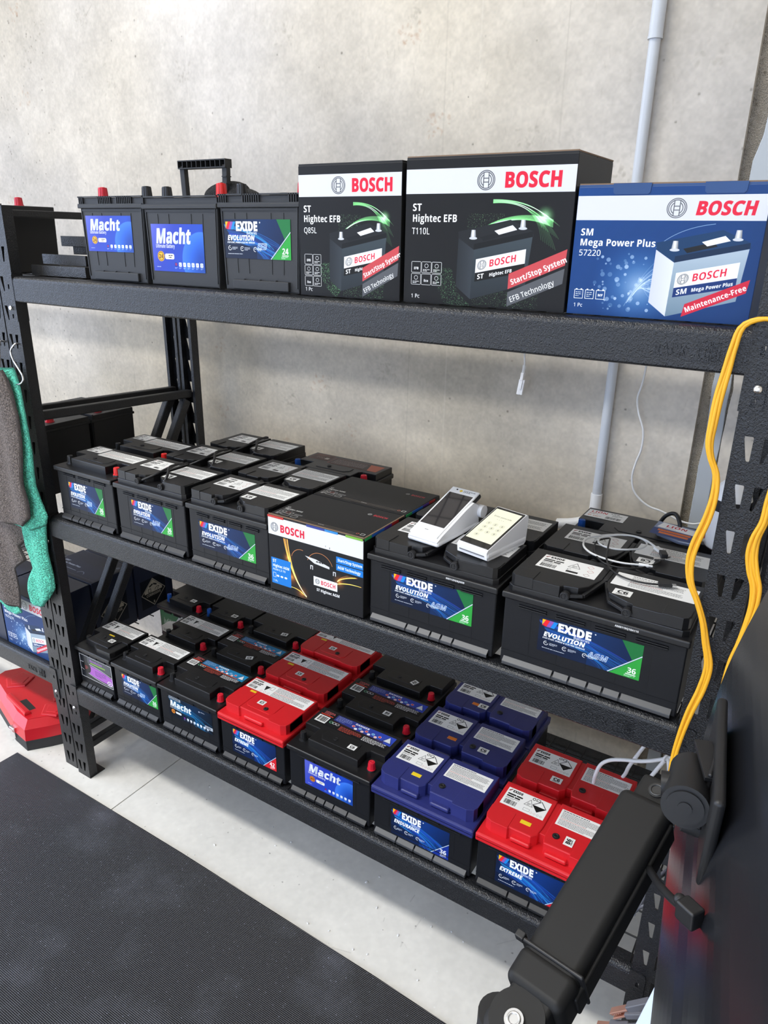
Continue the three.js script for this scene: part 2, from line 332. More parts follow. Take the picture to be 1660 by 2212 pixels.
function logo(t, x, y, k = 1) { // pressed maker's mark on the beam face
  const z = 0.0017, h = 0.0165 * k, g = [];
  const txt = (s, size, px, py, sx = 1, rot = 0) => { const q = new TextGeometry(s, { font, size, depth: 0.0016, curveSegments: 3, bevelEnabled: false }); q.scale(sx, 1, 1); if (rot) q.rotateZ(rot); q.translate(px, py, z); g.push(q); };
  txt('RACK', h, x, y, 0.82); txt('IT', h, x + 0.061 * k, y, 0.82); txt('1000KG', h * 0.36, x + 0.0845 * k, y + 0.0215 * k, 0.9, -Math.PI / 2);
  const line = (x0, y0, x1, y1) => g.push(box(Math.min(x0, x1), Math.max(x0, x1) + 0.0007, Math.min(y0, y1), Math.max(y0, y1) + 0.0007, z, z + 0.0016));
  const fx = x + 0.058 * k, fr = x + 0.08 * k, y0 = y - 0.0045 * k, y1 = y + 0.0225 * k;
  line(fx + 0.004, y1, fr, y1); line(fr, y0, fr, y1); line(fx, y0, fr, y0);
  line(fr + 0.003, y0, fr + 0.003, y1); line(fr + 0.014, y0, fr + 0.014, y1); line(fr + 0.003, y0, fr + 0.014, y0); line(fr + 0.003, y1, fr + 0.014, y1);
  part('pressed_mark', g, M.coat, t);
}
function sideFrame(t, x) { // rails and brace between the front and rear posts
  part('top_rail', box(x - 0.028, x - 0.004, PH - 0.018, PH - 0.001, -RD + 0.02, -0.02, 0.002), M.rail, t);
  part('side_rail', flatbar(V(x - 0.026, 1.24, -0.025), V(x - 0.026, 1.212, -RD + 0.03), 0.024, 0.026), M.rail, t);
  part('side_rail', flatbar(V(x - 0.026, 0.11, -0.025), V(x - 0.026, 0.11, -RD + 0.03), 0.024, 0.026), M.rail, t);
  part('diagonal_brace', flatbar(V(x - 0.018, 1.195, -0.572), V(x - 0.018, 0.40, -0.085), 0.026, 0.03), M.coat, t);
}
function footPlate(t, x0, x1, z0, z1) { part('foot_plate', box(x0, x1, 0.0003, 0.004, z0, z1), M.black, t); }

const rack = thing('shelving_rack', 'black powder-coated steel rack loaded with three shelves of car batteries', 'shelving rack');
addPost(rack, 'front', -1, 0); addPost(rack, 'front', 1, RW); addPost(rack, 'rear', -1, 0); addPost(rack, 'rear', 1, RW);
for (const y of [1.6185, 0.9511, 0.3616]) {
  part('front_beam', beamGeo(y, 0.001, RW - 0.001), M.coat, rack);
  part('rear_beam', rearBeam(y, 0.001, RW - 0.001), M.coat, rack);
  addBracket(rack, -1, 0, y); addBracket(rack, 1, RW, y);
}
logo(rack, 1.624, 1.5735); logo(rack, 1.592, 0.905);
for (const y of [DECK.top, DECK.mid, DECK.low]) addDeck(rack, y - 0.0008, 0.004, RW - 0.004);
sideFrame(rack, 0); sideFrame(rack, RW + PW - 0.004);
for (const [a, b] of [[-PW, 0.002], [RW, RW + PW]]) { footPlate(rack, a, b, -0.058, 0); footPlate(rack, a, b, -RD, -RD + 0.058); }

// neighbouring rack on the left
const rackL = thing('shelving_rack', 'black steel rack beside the hanging towel, holding boxed batteries', 'shelving rack', [-0.079, 0, -0.0075]);
addPost(rackL, 'front', 1, 0 - PW + 0.0005); addPost(rackL, 'rear', 1, -PW + 0.0005);
const LX = -1.86; addPost(rackL, 'front', -1, LX); addPost(rackL, 'rear', -1, LX);
for (const y of [1.6185, 0.9511, 0.382]) {
  part('front_beam', beamGeo(y, LX + 0.001, -PW), M.coat, rackL); part('rear_beam', rearBeam(y, LX + 0.001, -PW), M.coat, rackL);
  addBracket(rackL, 1, -PW + 0.0005, y); addBracket(rackL, -1, LX, y);
  addDeck(rackL, y - 0.0015, LX + 0.004, -PW - 0.003);
}
sideFrame(rackL, -0.005); sideFrame(rackL, LX);
for (const a of [-PW + 0.0005, LX - PW]) { footPlate(rackL, a, a + PW - 0.001, -0.058, 0); footPlate(rackL, a, a + PW - 0.001, -RD, -RD + 0.058); }
logo(rackL, -0.19, 0.336);

// neighbouring rack on the right, only its first bay edge in view
const rackR = thing('shelving_rack', 'black steel rack beyond the yellow extension cords, behind the monitor', 'shelving rack', [RW + PW + 0.018, 0, -0.004]);
addPost(rackR, 'front', -1, PW); addPost(rackR, 'rear', -1, PW); addPost(rackR, 'front', 1, 1.85); addPost(rackR, 'rear', 1, 1.85);
for (const y of [1.6185, 1.12, 0.3616]) {
  part('front_beam', beamGeo(y, PW + 0.001, 1.849), M.coat, rackR); part('rear_beam', rearBeam(y, PW + 0.001, 1.849), M.coat, rackR); addDeck(rackR, y - 0.0015, PW + 0.003, 1.846);
  addBracket(rackR, -1, PW, y); addBracket(rackR, 1, 1.85, y);
}
sideFrame(rackR, PW); sideFrame(rackR, 1.85 + PW - 0.004);
for (const a of [0, 1.85]) { footPlate(rackR, a, a + PW, -0.058, 0); footPlate(rackR, a, a + PW, -RD, -RD + 0.058); }

// ---------------------------------------------------------------- printed labels
const W_ = '#f4f4f2';
function type(x, s, px, py, size, color = W_, o = {}) {
  x.save(); x.translate(px, py); if (o.rot) x.rotate(o.rot); if (o.slant) x.transform(1, 0, -o.slant, 1, 0, 0); x.scale(o.sx || 1, 1);
  x.font = (o.light ? '' : 'bold ') + size + 'px sans-serif'; x.textAlign = o.align || 'left'; x.textBaseline = 'alphabetic';
  if (o.outline) { x.lineWidth = o.lw || 2; x.strokeStyle = color; x.strokeText(s, 0, 0); } else { x.fillStyle = color; x.fillText(s, 0, 0); if (o.fat) { x.lineWidth = o.fat; x.strokeStyle = color; x.lineJoin = 'miter'; x.strokeText(s, 0, 0); } }
  x.restore();
}
function poly(x, pts, fill) { x.fillStyle = fill; x.beginPath(); pts.forEach(([a, b], i) => (i ? x.lineTo(a, b) : x.moveTo(a, b))); x.closePath(); x.fill(); }
function polyline(x, pts, color, w) { x.strokeStyle = color; x.lineWidth = w; x.beginPath(); pts.forEach(([a, b], i) => (i ? x.lineTo(a, b) : x.moveTo(a, b))); x.stroke(); }
function greek(x, px, py, w, rows, gap, color, h = 0.5) { // illegibly small print
  for (let r = 0; r < rows; r++) { x.fillStyle = color; let c = px; const end = px + w * (r === rows - 1 ? 0.6 : 0.94 + rnd() * 0.06); while (c < end) { const l = Math.min(end - c, gap * (0.35 + rnd() * 1.1)); x.fillRect(c, py + r * gap, l, gap * h); c += l + gap * 0.28; } }
}
function streaks(x, w, h, n, cols) {
  x.save(); x.lineCap = 'round';
  for (let i = 0; i < n; i++) { const a = rnd(), y0 = h * (0.1 + a * 0.45); x.strokeStyle = cols[i % cols.length]; x.globalAlpha = 0.12 + rnd() * 0.4; x.lineWidth = 1 + rnd() * rnd() * 14; x.beginPath(); x.moveTo(w * (0.2 + a * 0.15 - 0.2), y0 + h * 0.02); x.quadraticCurveTo(w * 0.5, y0 + h * 0.12, w * (0.62 + rnd() * 0.4), h * (0.62 + a * 0.6)); x.stroke(); }
  x.restore();
}
function stripes(x, px, py, w, h) { // yellow-red-violet-blue slanted flag
  const c = ['#f6b51e', '#e8242c', '#8d55a8', '#1e86d8'], s = h * 0.62, step = (w - s) / 3;
  poly(x, [[px, py], [px + s * 0.75, py], [px, py + h * 0.85]], c[0]);
  for (let i = 0; i < 3; i++) poly(x, [[px + s * 0.75 + i * step, py], [px + s * 0.75 + (i + 1) * step, py], [px + (i + 1) * step * 0.98 + 2, py + h], [px + i * step + (i ? 2 : 0), py + h * (i ? 1 : 0.85)], ...(i ? [] : [[px, py + h]])], c[i + 1]);
}
function exide(line, opt0) {
  return (x, w, h) => {
    const opt = { ...opt0, k: w / h / 2.65 };
    const g = x.createLinearGradient(0, 0, w, h); g.addColorStop(0, '#101a30'); g.addColorStop(0.5, opt.mid || '#0e2c58'); g.addColorStop(1, '#0c1a3c'); x.fillStyle = g; x.fillRect(0, 0, w, h);
    streaks(x, w, h, 70, ['#1f7fd8', '#38b6ee', '#2a4fd0', '#0c5fae', '#1a2f8c']);
    x.fillStyle = 'rgba(12,18,36,0.55)'; x.fillRect(0, h * 0.66, w * 0.5, h);
    if (opt.green) { poly(x, [[w * 0.8, 0], [w, 0], [w, h * 0.36], [w * 0.93, h * 0.56]], opt.green2); }
    poly(x, [[w, h * (opt.green ? 0.34 : 0.45)], [w, h], [w * 0.72, h]], opt.tri || '#2f9e3e');
    polyline(x, [[w, h * (opt.green ? 0.31 : 0.43)], [w * 0.705, h]], '#c9d4dc', w * 0.01);
    stripes(x, w * 0.03, h * 0.06, w * 0.17, h * 0.2);
    type(x, 'EXIDE', w * 0.185, h * 0.29, h * 0.315, W_, { sx: opt.k, fat: h * 0.02 });
    type(x, '*', w * 0.545, h * 0.13, h * 0.09);
    type(x, 'Batteries', w * 0.35, h * 0.385, h * 0.105, W_, { sx: opt.k, light: 1 });
    type(x, line, w * 0.05, h * 0.535, h * 0.18, W_, { slant: 0.2, sx: 1.08 * opt.k, fat: h * 0.008 });
    if (opt.sub) type(x, opt.sub, w * 0.045, h * 0.61, h * 0.06, W_, { slant: 0.2, sx: 0.92 * opt.k });
    if (opt.tech) type(x, opt.tech, w * 0.5, h * 0.76, h * 0.22, '#d4e2f2', { slant: 0.25, outline: 1, lw: h * 0.011, sx: opt.k });
    for (const [i, cx] of [0.06, 0.25, 0.45].entries()) { x.strokeStyle = W_; x.lineWidth = h * 0.014; x.beginPath(); x.arc(w * (cx + 0.025), h * (0.735 + i * 0.012), h * 0.055, 0.7 * i, 5 + 0.7 * i); x.stroke(); x.fillStyle = W_; x.fillRect(w * (cx + 0.015), h * (0.72 + i * 0.012), w * 0.02, h * 0.012); greek(x, w * (cx + 0.06), h * (0.705 + i * 0.012), w * 0.085, 3, h * 0.027, 'rgba(240,244,248,0.85)'); }
    greek(x, w * 0.05, h * 0.875, w * 0.38, 1, h * 0.035, 'rgba(240,244,248,0.85)');
    if (opt.num) { type(x, opt.num, w * 0.965, h * 0.86, h * 0.21, W_, { align: 'right', sx: 0.95 }); x.fillStyle = W_; x.fillRect(w * 0.87, h * 0.885, w * 0.095, h * 0.022); greek(x, w * 0.86, h * 0.925, w * 0.1, 2, h * 0.032, 'rgba(240,244,240,0.8)'); }
  };
}
const green = { green: 1, green2: '#1f6f3a' }, SUB = 'STOP-START, HYBRID & ELECTRIC VEHICLES';
const L = {};
L.evoAgm = print(768, 290, exide('EVOLUTION', { ...green, k: 1, sub: SUB, tech: 'AGM', num: '36' }));
L.evoAgm2 = print(640, 290, exide('EVOLUTION', { ...green, k: 0.86, sub: SUB, tech: 'AGM', num: '36' }));
L.evo36 = print(560, 290, exide('EVOLUTION', { ...green, k: 0.78, sub: SUB, tech: 'EFB', num: '36' }));
L.evoEfb = print(680, 290, exide('EVOLUTION', { ...green, k: 0.92, sub: SUB, tech: 'EFB', num: '24' }));
L.extreme = print(560, 290, exide('EXTREME', { k: 0.8, tri: '#d2222c', num: '42', mid: '#10367a' }));
L.endurance = print(560, 290, exide('ENDURANCE', { k: 0.78, tri: '#15308a', num: '36', mid: '#10367a' }));
function badges(x, px, py, n, s, gap) { for (let i = 0; i < n; i++) { x.fillStyle = i ? '#eef3fa' : '#1c2f8a'; x.beginPath(); x.roundRect(px + i * gap, py, s, s * 1.05, s * 0.2); x.fill(); x.strokeStyle = i ? '#2a58b0' : '#e23'; x.lineWidth = s * 0.1; x.beginPath(); if (i % 3 === 0) x.rect(px + i * gap + s * 0.28, py + s * 0.3, s * 0.44, s * 0.4); else if (i % 3 === 1) x.arc(px + i * gap + s / 2, py + s / 2, s * 0.24, 0, 5); else { x.moveTo(px + i * gap + s * 0.25, py + s * 0.75); x.lineTo(px + i * gap + s * 0.75, py + s * 0.25); } x.stroke(); greek(x, px + i * gap, py + s * 1.25, s, 2, s * 0.22, 'rgba(230,238,250,0.7)'); } }
function macht(opt) {
  return (x, w, h) => {
    const g = x.createLinearGradient(0, 0, w, h); g.addColorStop(0, '#5a63c4'); g.addColorStop(0.35, '#2c3fae'); g.addColorStop(0.7, '#1b46b4'); g.addColorStop(1, '#0e2a78'); x.fillStyle = g; x.fillRect(0, 0, w, h);
    const r = x.createRadialGradient(w * 0.95, h * 0.75, h * 0.1, w * 0.95, h * 0.75, h * 0.75); r.addColorStop(0, 'rgba(40,140,240,0.15)'); r.addColorStop(0.75, 'rgba(90,160,250,0.55)'); r.addColorStop(0.78, 'rgba(40,80,200,0)'); x.fillStyle = r; x.fillRect(0, 0, w, h);
    const tg = x.createLinearGradient(0, 0, w * 0.8, 0); for (let i = 0; i <= 10; i++) tg.addColorStop(i / 10, i % 2 ? '#f6f8fa' : '#b9c2cc');
    type(x, 'Macht', w * 0.07, h * 0.4, h * 0.42, tg, { slant: 0.16, sx: opt.k, fat: h * 0.02 });
    type(x, 'Ultimate Battery', w * 0.07, h * 0.5, h * 0.11, W_, { light: 1, sx: opt.k * 0.86 });
    x.fillStyle = opt.badge; x.beginPath(); x.arc(w * 0.16, h * 0.68, h * 0.11, 0, 7); x.fill(); x.strokeStyle = '#3a2408'; x.lineWidth = h * 0.012; x.beginPath(); x.arc(w * 0.16, h * 0.68, h * 0.088, 0, 7); x.stroke();
    type(x, opt.num, w * 0.16, h * 0.725, h * 0.125, '#40240a', { align: 'center' });
    x.fillStyle = '#eceadf'; x.beginPath(); x.roundRect(w * 0.24, h * 0.62, w * 0.18, h * 0.12, h * 0.04); x.fill(); type(x, '\u2605', w * 0.25, h * 0.71, h * 0.09, '#d99a1c'); greek(x, w * 0.31, h * 0.65, w * 0.09, 2, h * 0.04, '#333');
    badges(x, w * 0.42, h * 0.8, 7, h * 0.085, w * 0.082); greek(x, w * 0.06, h * 0.9, w * 0.14, 1, h * 0.03, 'rgba(230,240,250,0.7)');
  };
}
L.macht24 = print(512, 290, macht({ k: 0.93, badge: '#e8b020', num: '24' }));
L.macht24tall = print(512, 320, macht({ k: 0.86, badge: '#e8b020', num: '24' }));
L.macht40 = print(512, 270, macht({ k: 1.0, badge: '#d9822a', num: '40' }));
L.platinum = print(560, 240, (x, w, h) => {
  const g = x.createLinearGradient(0, 0, w, h); g.addColorStop(0, '#14161a'); g.addColorStop(0.5, '#0d2c4c'); g.addColorStop(1, '#0b1018'); x.fillStyle = g; x.fillRect(0, 0, w, h);
  streaks(x, w, h, 50, ['#1e9be0', '#0d5f9e', '#39c0f2']); x.fillStyle = 'rgba(10,14,22,0.6)'; x.fillRect(0, h * 0.62, w * 0.6, h);
  x.fillStyle = '#9aa1a8'; x.fillRect(w * 0.02, h * 0.03, w * 0.27, h * 0.13); type(x, 'PLATINUM', w * 0.03, h * 0.145, h * 0.125, '#23262b', { sx: 0.82 });
  type(x, 'Macht', w * 0.03, h * 0.5, h * 0.38, '#e9edf1', { slant: 0.12, sx: 1.0, fat: h * 0.015 }); type(x, 'Ultimate Battery', w * 0.03, h * 0.6, h * 0.1, '#cfd7de', { light: 1, sx: 0.85 });
  x.fillStyle = '#d9822a'; x.beginPath(); x.arc(w * 0.1, h * 0.74, h * 0.1, 0, 7); x.fill(); type(x, '40', w * 0.1, h * 0.78, h * 0.11, '#40240a', { align: 'center' }); x.fillStyle = '#e4e6e6'; x.beginPath(); x.roundRect(w * 0.16, h * 0.69, w * 0.13, h * 0.1, h * 0.04); x.fill();
  badges(x, w * 0.34, h * 0.78, 8, h * 0.1, w * 0.075); x.fillStyle = '#a9b0b7'; x.fillRect(w * 0.83, h * 0.68, w * 0.17, h * 0.15); type(x, 'DIN', w * 0.85, h * 0.81, h * 0.13, '#23262b');
  type(x, 'M', w * 0.7, h * 0.2, h * 0.08, '#dde'); greek(x, w * 0.75, h * 0.14, w * 0.14, 1, h * 0.05, 'rgba(230,230,240,0.8)');
});
L.purple = print(420, 260, (x, w, h) => {
  x.fillStyle = '#22252a'; x.fillRect(0, 0, w, h); x.fillStyle = '#4a4d52'; x.fillRect(w * 0.25, h * 0.02, w * 0.72, h * 0.4);
  x.fillStyle = '#a65ab8'; x.beginPath(); x.moveTo(w * 0.22, h * 0.4); x.quadraticCurveTo(w * 0.6, h * 0.36, w, h * 0.56); x.lineTo(w, h * 0.85); x.quadraticCurveTo(w * 0.5, h * 0.9, w * 0.2, h * 0.72); x.fill();
  x.strokeStyle = '#e6e6e6'; x.lineWidth = 4; x.beginPath(); x.moveTo(0, h * 0.34); x.quadraticCurveTo(w * 0.5, h * 0.3, w, h * 0.52); x.stroke(); x.beginPath(); x.moveTo(0, h * 0.62); x.quadraticCurveTo(w * 0.5, h * 0.98, w, h * 0.9); x.stroke(); x.strokeRect(3, 3, w - 6, h - 6);
  x.fillStyle = '#101113'; x.beginPath(); x.ellipse(w * 0.2, h * 0.52, w * 0.13, h * 0.25, 0, 0, 7); x.fill(); greek(x, w * 0.15, h * 0.46, w * 0.1, 3, h * 0.06, '#a8383c');
  type(x, 'Revolution', w * 0.32, h * 0.2, h * 0.15, '#9a62b0', { slant: 0.2, sx: 0.8 }); x.fillStyle = '#7fae3c'; x.fillRect(w * 0.34, h * 0.23, w * 0.46, h * 0.05); greek(x, w * 0.46, h * 0.52, w * 0.36, 4, h * 0.06, '#4c2a5c', 0.35);
  x.strokeStyle = '#f0f0f0'; x.lineWidth = 6; x.fillStyle = '#8d4f9e'; x.beginPath(); x.arc(w * 0.9, h * 0.82, h * 0.1, 0, 7); x.fill(); x.stroke(); type(x, 'N', w * 0.9, h * 0.86, h * 0.11, W_, { align: 'center' });
}, 0.2);

// stickers on the lids
function barcode(x, px, py, w, h) { x.fillStyle = '#1a1a1a'; let c = px; while (c < px + w) { const l = 1 + Math.floor(rnd() * 4); x.fillRect(c, py, l, h); c += l + 1 + rnd() * 3; } }
function diamond(x, cx, cy, s, col, fill) { x.strokeStyle = col; x.lineWidth = s * 0.1; x.beginPath(); x.moveTo(cx, cy - s); x.lineTo(cx + s, cy); x.lineTo(cx, cy + s); x.lineTo(cx - s, cy); x.closePath(); if (fill) { x.fillStyle = fill; x.fill(); } x.stroke(); }
function tri(x, cx, cy, s) { x.strokeStyle = '#222'; x.lineWidth = s * 0.09; x.beginPath(); x.moveTo(cx, cy - s); x.lineTo(cx + s, cy + s * 0.8); x.lineTo(cx - s, cy + s * 0.8); x.closePath(); x.stroke(); greek(x, cx - s * 0.4, cy, s * 0.8, 4, s * 0.18, '#444'); }
function idBlock(x, px, py, w, h) {
  poly(x, [[px + w * 0.05, py + h * 0.16], [px + w * 0.18, py + h * 0.06], [px + w * 0.24, py + h * 0.06], [px + w * 0.11, py + h * 0.2]], '#7a2a2a'); type(x, 'EXIDE', px + w * 0.26, py + h * 0.2, h * 0.17, '#111', { fat: h * 0.012 });
  for (const [r, a] of [[0.3, 0.85], [0.42, 0.75]]) { x.fillStyle = '#1b1b1b'; x.fillRect(px + w * 0.1, py + h * r, w * a * 0.48, h * 0.075); x.fillRect(px + w * (0.14 + a * 0.48), py + h * r, w * a * 0.36, h * 0.075); }
  greek(x, px + w * 0.1, py + h * 0.54, w * 0.7, 2, h * 0.045, '#555'); barcode(x, px + w * 0.12, py + h * 0.66, w * 0.6, h * 0.24);
}
const paper = (x, w, h) => { x.fillStyle = '#eeeeec'; x.fillRect(0, 0, w, h); };
L.topId = print(440, 220, (x, w, h) => { paper(x, w, h); idBlock(x, 0, 0, w * 0.44, h); tri(x, w * 0.58, h * 0.36, h * 0.2); x.strokeStyle = '#222'; x.lineWidth = 3; x.beginPath(); x.arc(w * 0.53, h * 0.68, h * 0.06, 0.4, 5.6); x.stroke(); x.fillStyle = '#1b1b1b'; x.fillRect(w * 0.5, h * 0.78, w * 0.2, h * 0.12); diamond(x, w * 0.82, h * 0.22, h * 0.11, '#b05048'); diamond(x, w * 0.86, h * 0.52, h * 0.11, '#b05048'); diamond(x, w * 0.84, h * 0.82, h * 0.1, '#8c5a54'); });
L.topIdHaz = print(440, 220, (x, w, h) => { paper(x, w, h); idBlock(x, 0, 0, w * 0.46, h); tri(x, w * 0.57, h * 0.42, h * 0.19); x.strokeStyle = '#333'; x.lineWidth = 2; x.strokeRect(w * 0.51, h * 0.74, w * 0.14, h * 0.13); diamond(x, w * 0.8, h * 0.42, h * 0.3, '#222', '#f4f4f2'); poly(x, [[w * 0.8 - h * 0.3, h * 0.42], [w * 0.8 + h * 0.3, h * 0.42], [w * 0.8, h * 0.72]], '#161616'); x.strokeStyle = '#444'; x.beginPath(); x.arc(w * 0.62, h * 0.12, h * 0.06, 0, 7); x.stroke(); x.strokeRect(w * 0.68, h * 0.06, w * 0.08, h * 0.11); for (let i = 0; i < 4; i++) diamond(x, w * (0.7 + i * 0.075), h * 0.86, h * 0.055, i < 2 ? '#b05048' : '#444'); });
L.topText = print(440, 220, (x, w, h) => { paper(x, w, h); greek(x, w * 0.04, h * 0.06, w * 0.92, 1, h * 0.08, '#333'); greek(x, w * 0.04, h * 0.15, w * 0.92, 7, h * 0.055, '#777'); greek(x, w * 0.04, h * 0.55, w * 0.92, 1, h * 0.06, '#b8665e'); greek(x, w * 0.04, h * 0.62, w * 0.92, 6, h * 0.055, '#777'); });
L.topTextGap = print(512, 180, (x, w, h) => { paper(x, w, h); greek(x, w * 0.2, h * 0.08, w * 0.68, 1, h * 0.08, '#333'); greek(x, w * 0.2, h * 0.18, w * 0.66, 6, h * 0.06, '#888'); greek(x, w * 0.2, h * 0.55, w * 0.66, 1, h * 0.06, '#b8665e'); greek(x, w * 0.2, h * 0.62, w * 0.66, 5, h * 0.06, '#888'); });
L.topWide = print(560, 120, (x, w, h) => { paper(x, w, h); idBlock(x, 0, 0, w * 0.22, h); poly(x, [[w * 0.24, h * 0.3], [w * 0.32, h * 0.3], [w * 0.28, h * 0.75]], '#222'); x.strokeStyle = '#333'; x.lineWidth = 2; x.strokeRect(w * 0.33, h * 0.2, w * 0.05, h * 0.3); for (let i = 0; i < 3; i++) diamond(x, w * (0.25 + i * 0.06), h * 0.86, h * 0.09, '#b05048'); greek(x, w * 0.42, h * 0.08, w * 0.55, 5, h * 0.09, '#777'); greek(x, w * 0.42, h * 0.54, w * 0.55, 1, h * 0.09, '#b8665e'); greek(x, w * 0.42, h * 0.63, w * 0.55, 4, h * 0.09, '#777'); });
function strip(c1, c2, accent) {
  return (x, w, h) => {
    x.fillStyle = '#17181b'; x.fillRect(0, 0, w, h); const g = x.createLinearGradient(w * 0.2, 0, w, 0); g.addColorStop(0, c1); g.addColorStop(1, c2); x.fillStyle = g; poly(x, [[w * 0.2, 0], [w, 0], [w, h * 0.62], [w * 0.2, h * 0.45]], g);
    x.fillStyle = '#c8402e'; x.fillRect(0, h * 0.28, w * 0.17, h * 0.06); greek(x, w * 0.03, h * 0.04, w * 0.14, 3, h * 0.08, '#c66'); x.fillStyle = '#e8e8e6'; x.fillRect(w * 0.0, h * 0.4, w * 0.15, h * 0.5); barcode(x, w * 0.02, h * 0.46, w * 0.11, h * 0.36);
    greek(x, w * 0.22, h * 0.06, w * 0.2, 4, h * 0.09, 'rgba(200,210,235,0.55)'); type(x, 'DANGER', w * 0.46, h * 0.17, h * 0.16, '#f2f2f2');
    for (let i = 0; i < 9; i++) { x.fillStyle = ['#d04848', '#e8e8ee', '#4a9ad0', '#e8b8b0'][i % 4]; x.beginPath(); x.arc(w * (0.46 + i * 0.045), h * (0.3 + (i % 2) * 0.12), h * 0.065, 0, 7); x.fill(); x.strokeStyle = '#fff'; x.lineWidth = 1.5; x.stroke(); }
    for (let i = 0; i < 3; i++) { x.strokeStyle = i ? '#ddd' : '#7fd0a0'; x.lineWidth = 3; x.beginPath(); x.arc(w * (0.2 + i * 0.045), h * 0.64, h * 0.07, 0, 7); x.stroke(); }
    x.fillStyle = accent; x.fillRect(w * 0.2, h * 0.5, w * 0.7, h * 0.07); greek(x, w * 0.34, h * 0.64, w * 0.3, 4, h * 0.08, '#b04a3c'); greek(x, w * 0.66, h * 0.64, w * 0.3, 4, h * 0.08, '#d8d8d8'); tri(x, w * 0.93, h * 0.3, h * 0.2); x.fillStyle = '#e8e8e8'; poly(x, [[w * 0.93, h * 0.08], [w * 0.975, h * 0.44], [w * 0.885, h * 0.44]], '#d8dce2');
  };
}
L.stripBlue = print(512, 150, strip('#2a3170', '#2f49b8', 'rgba(60,30,30,0.8)'));
L.stripTeal = print(512, 150, strip('#2c5f8c', '#1f86b8', '#b8472c'));
L.carbonA = print(320, 150, (x, w, h) => { x.fillStyle = '#3a2320'; x.fillRect(0, 0, w, h); greek(x, w * 0.06, h * 0.1, w * 0.7, 3, h * 0.1, '#7a4a42'); for (let i = 0; i < 3; i++) { x.strokeStyle = '#a08a80'; x.lineWidth = 3; x.beginPath(); x.arc(w * (0.3 + i * 0.14), h * 0.6, h * 0.1, 0, 7); x.stroke(); } x.fillStyle = '#a39a92'; x.fillRect(w * 0.72, h * 0.5, w * 0.2, h * 0.3); x.strokeStyle = '#8a4a3e'; x.lineWidth = 4; x.strokeRect(2, 2, w - 4, h - 4); });
L.carbonB = print(320, 150, (x, w, h) => { x.fillStyle = '#332c2c'; x.fillRect(0, 0, w, h); greek(x, w * 0.06, h * 0.16, w * 0.66, 9, h * 0.085, '#8c7a76', 0.4); poly(x, [[w * 0.72, 0], [w, 0], [w, h], [w * 0.82, h]], '#a8563c'); x.strokeStyle = '#8a4a3e'; x.lineWidth = 4; x.strokeRect(2, 2, w - 4, h - 4); });
L.lion = print(320, 160, (x, w, h) => { paper(x, w, h); type(x, 'LION', w * 0.07, h * 0.34, h * 0.32, '#c0202c', { sx: 1.1, slant: 0.1 }); x.strokeStyle = '#c0202c'; x.lineWidth = 4; x.beginPath(); x.arc(w * 0.3, h * 0.1, h * 0.09, 3.3, 6.1); x.stroke(); greek(x, w * 0.06, h * 0.46, w * 0.36, 1, h * 0.11, '#b84038'); type(x, 'BC', w * 0.06, h * 0.8, h * 0.16, '#d8541c'); greek(x, w * 0.2, h * 0.72, w * 0.22, 2, h * 0.07, '#c86a3a'); greek(x, w * 0.58, h * 0.1, w * 0.36, 1, h * 0.12, '#333'); greek(x, w * 0.64, h * 0.26, w * 0.26, 3, h * 0.08, '#777'); barcode(x, w * 0.52, h * 0.58, w * 0.38, h * 0.3); });
L.lionBag = print(360, 260, (x, w, h) => { x.fillStyle = '#8b94ac'; x.fillRect(0, 0, w, h); poly(x, [[w * 0.12, h * 0.02], [w, h * 0.12], [w, h * 0.5], [w * 0.06, h * 0.42]], '#f0eeec'); type(x, 'LION', w * 0.22, h * 0.3, h * 0.22, '#c0202c', { sx: 1.25, slant: 0.1 }); x.strokeStyle = '#c0202c'; x.lineWidth = 5; x.beginPath(); x.arc(w * 0.5, h * 0.12, h * 0.07, 3.3, 6.1); x.stroke(); greek(x, w * 0.24, h * 0.36, w * 0.4, 1, h * 0.05, '#888'); x.fillStyle = '#3c4a78'; x.fillRect(0, h * 0.5, w, h * 0.5); x.fillStyle = '#d8743c'; x.fillRect(w * 0.12, h * 0.55, w * 0.74, h * 0.13); x.fillRect(w * 0.18, h * 0.73, w * 0.66, h * 0.13); greek(x, w * 0.16, h * 0.58, w * 0.66, 1, h * 0.07, '#b8542a'); });
L.lionStrip = print(256, 64, (x, w, h) => { paper(x, w, h); x.fillStyle = '#c42030'; x.fillRect(0, 0, w, h * 0.45); for (let i = 0; i < 4; i++) { x.strokeStyle = '#444'; x.lineWidth = 3; x.beginPath(); x.arc(w * (0.2 + i * 0.2), h * 0.72, h * 0.15, 0, 5); x.stroke(); } });
const code = (s) => print(128, 96, (x, w, h) => { x.fillStyle = '#ecece9'; x.fillRect(0, 0, w, h); type(x, s, w / 2, h * 0.66, h * 0.66, '#141414', { align: 'center', sx: 1.05, fat: 3 }); x.fillStyle = '#333'; x.fillRect(w * 0.2, h * 0.74, w * 0.6, h * 0.07); greek(x, w * 0.16, h * 0.85, w * 0.68, 1, h * 0.08, '#555'); });
L.C6 = code('C6'); L.B6 = code('B6'); L.A6 = code('A6');
L.yellowTag = std(lin(0.85, 0.62, 0.02), 0.4); L.orangeTag = std(lin(0.75, 0.2, 0.02), 0.4);
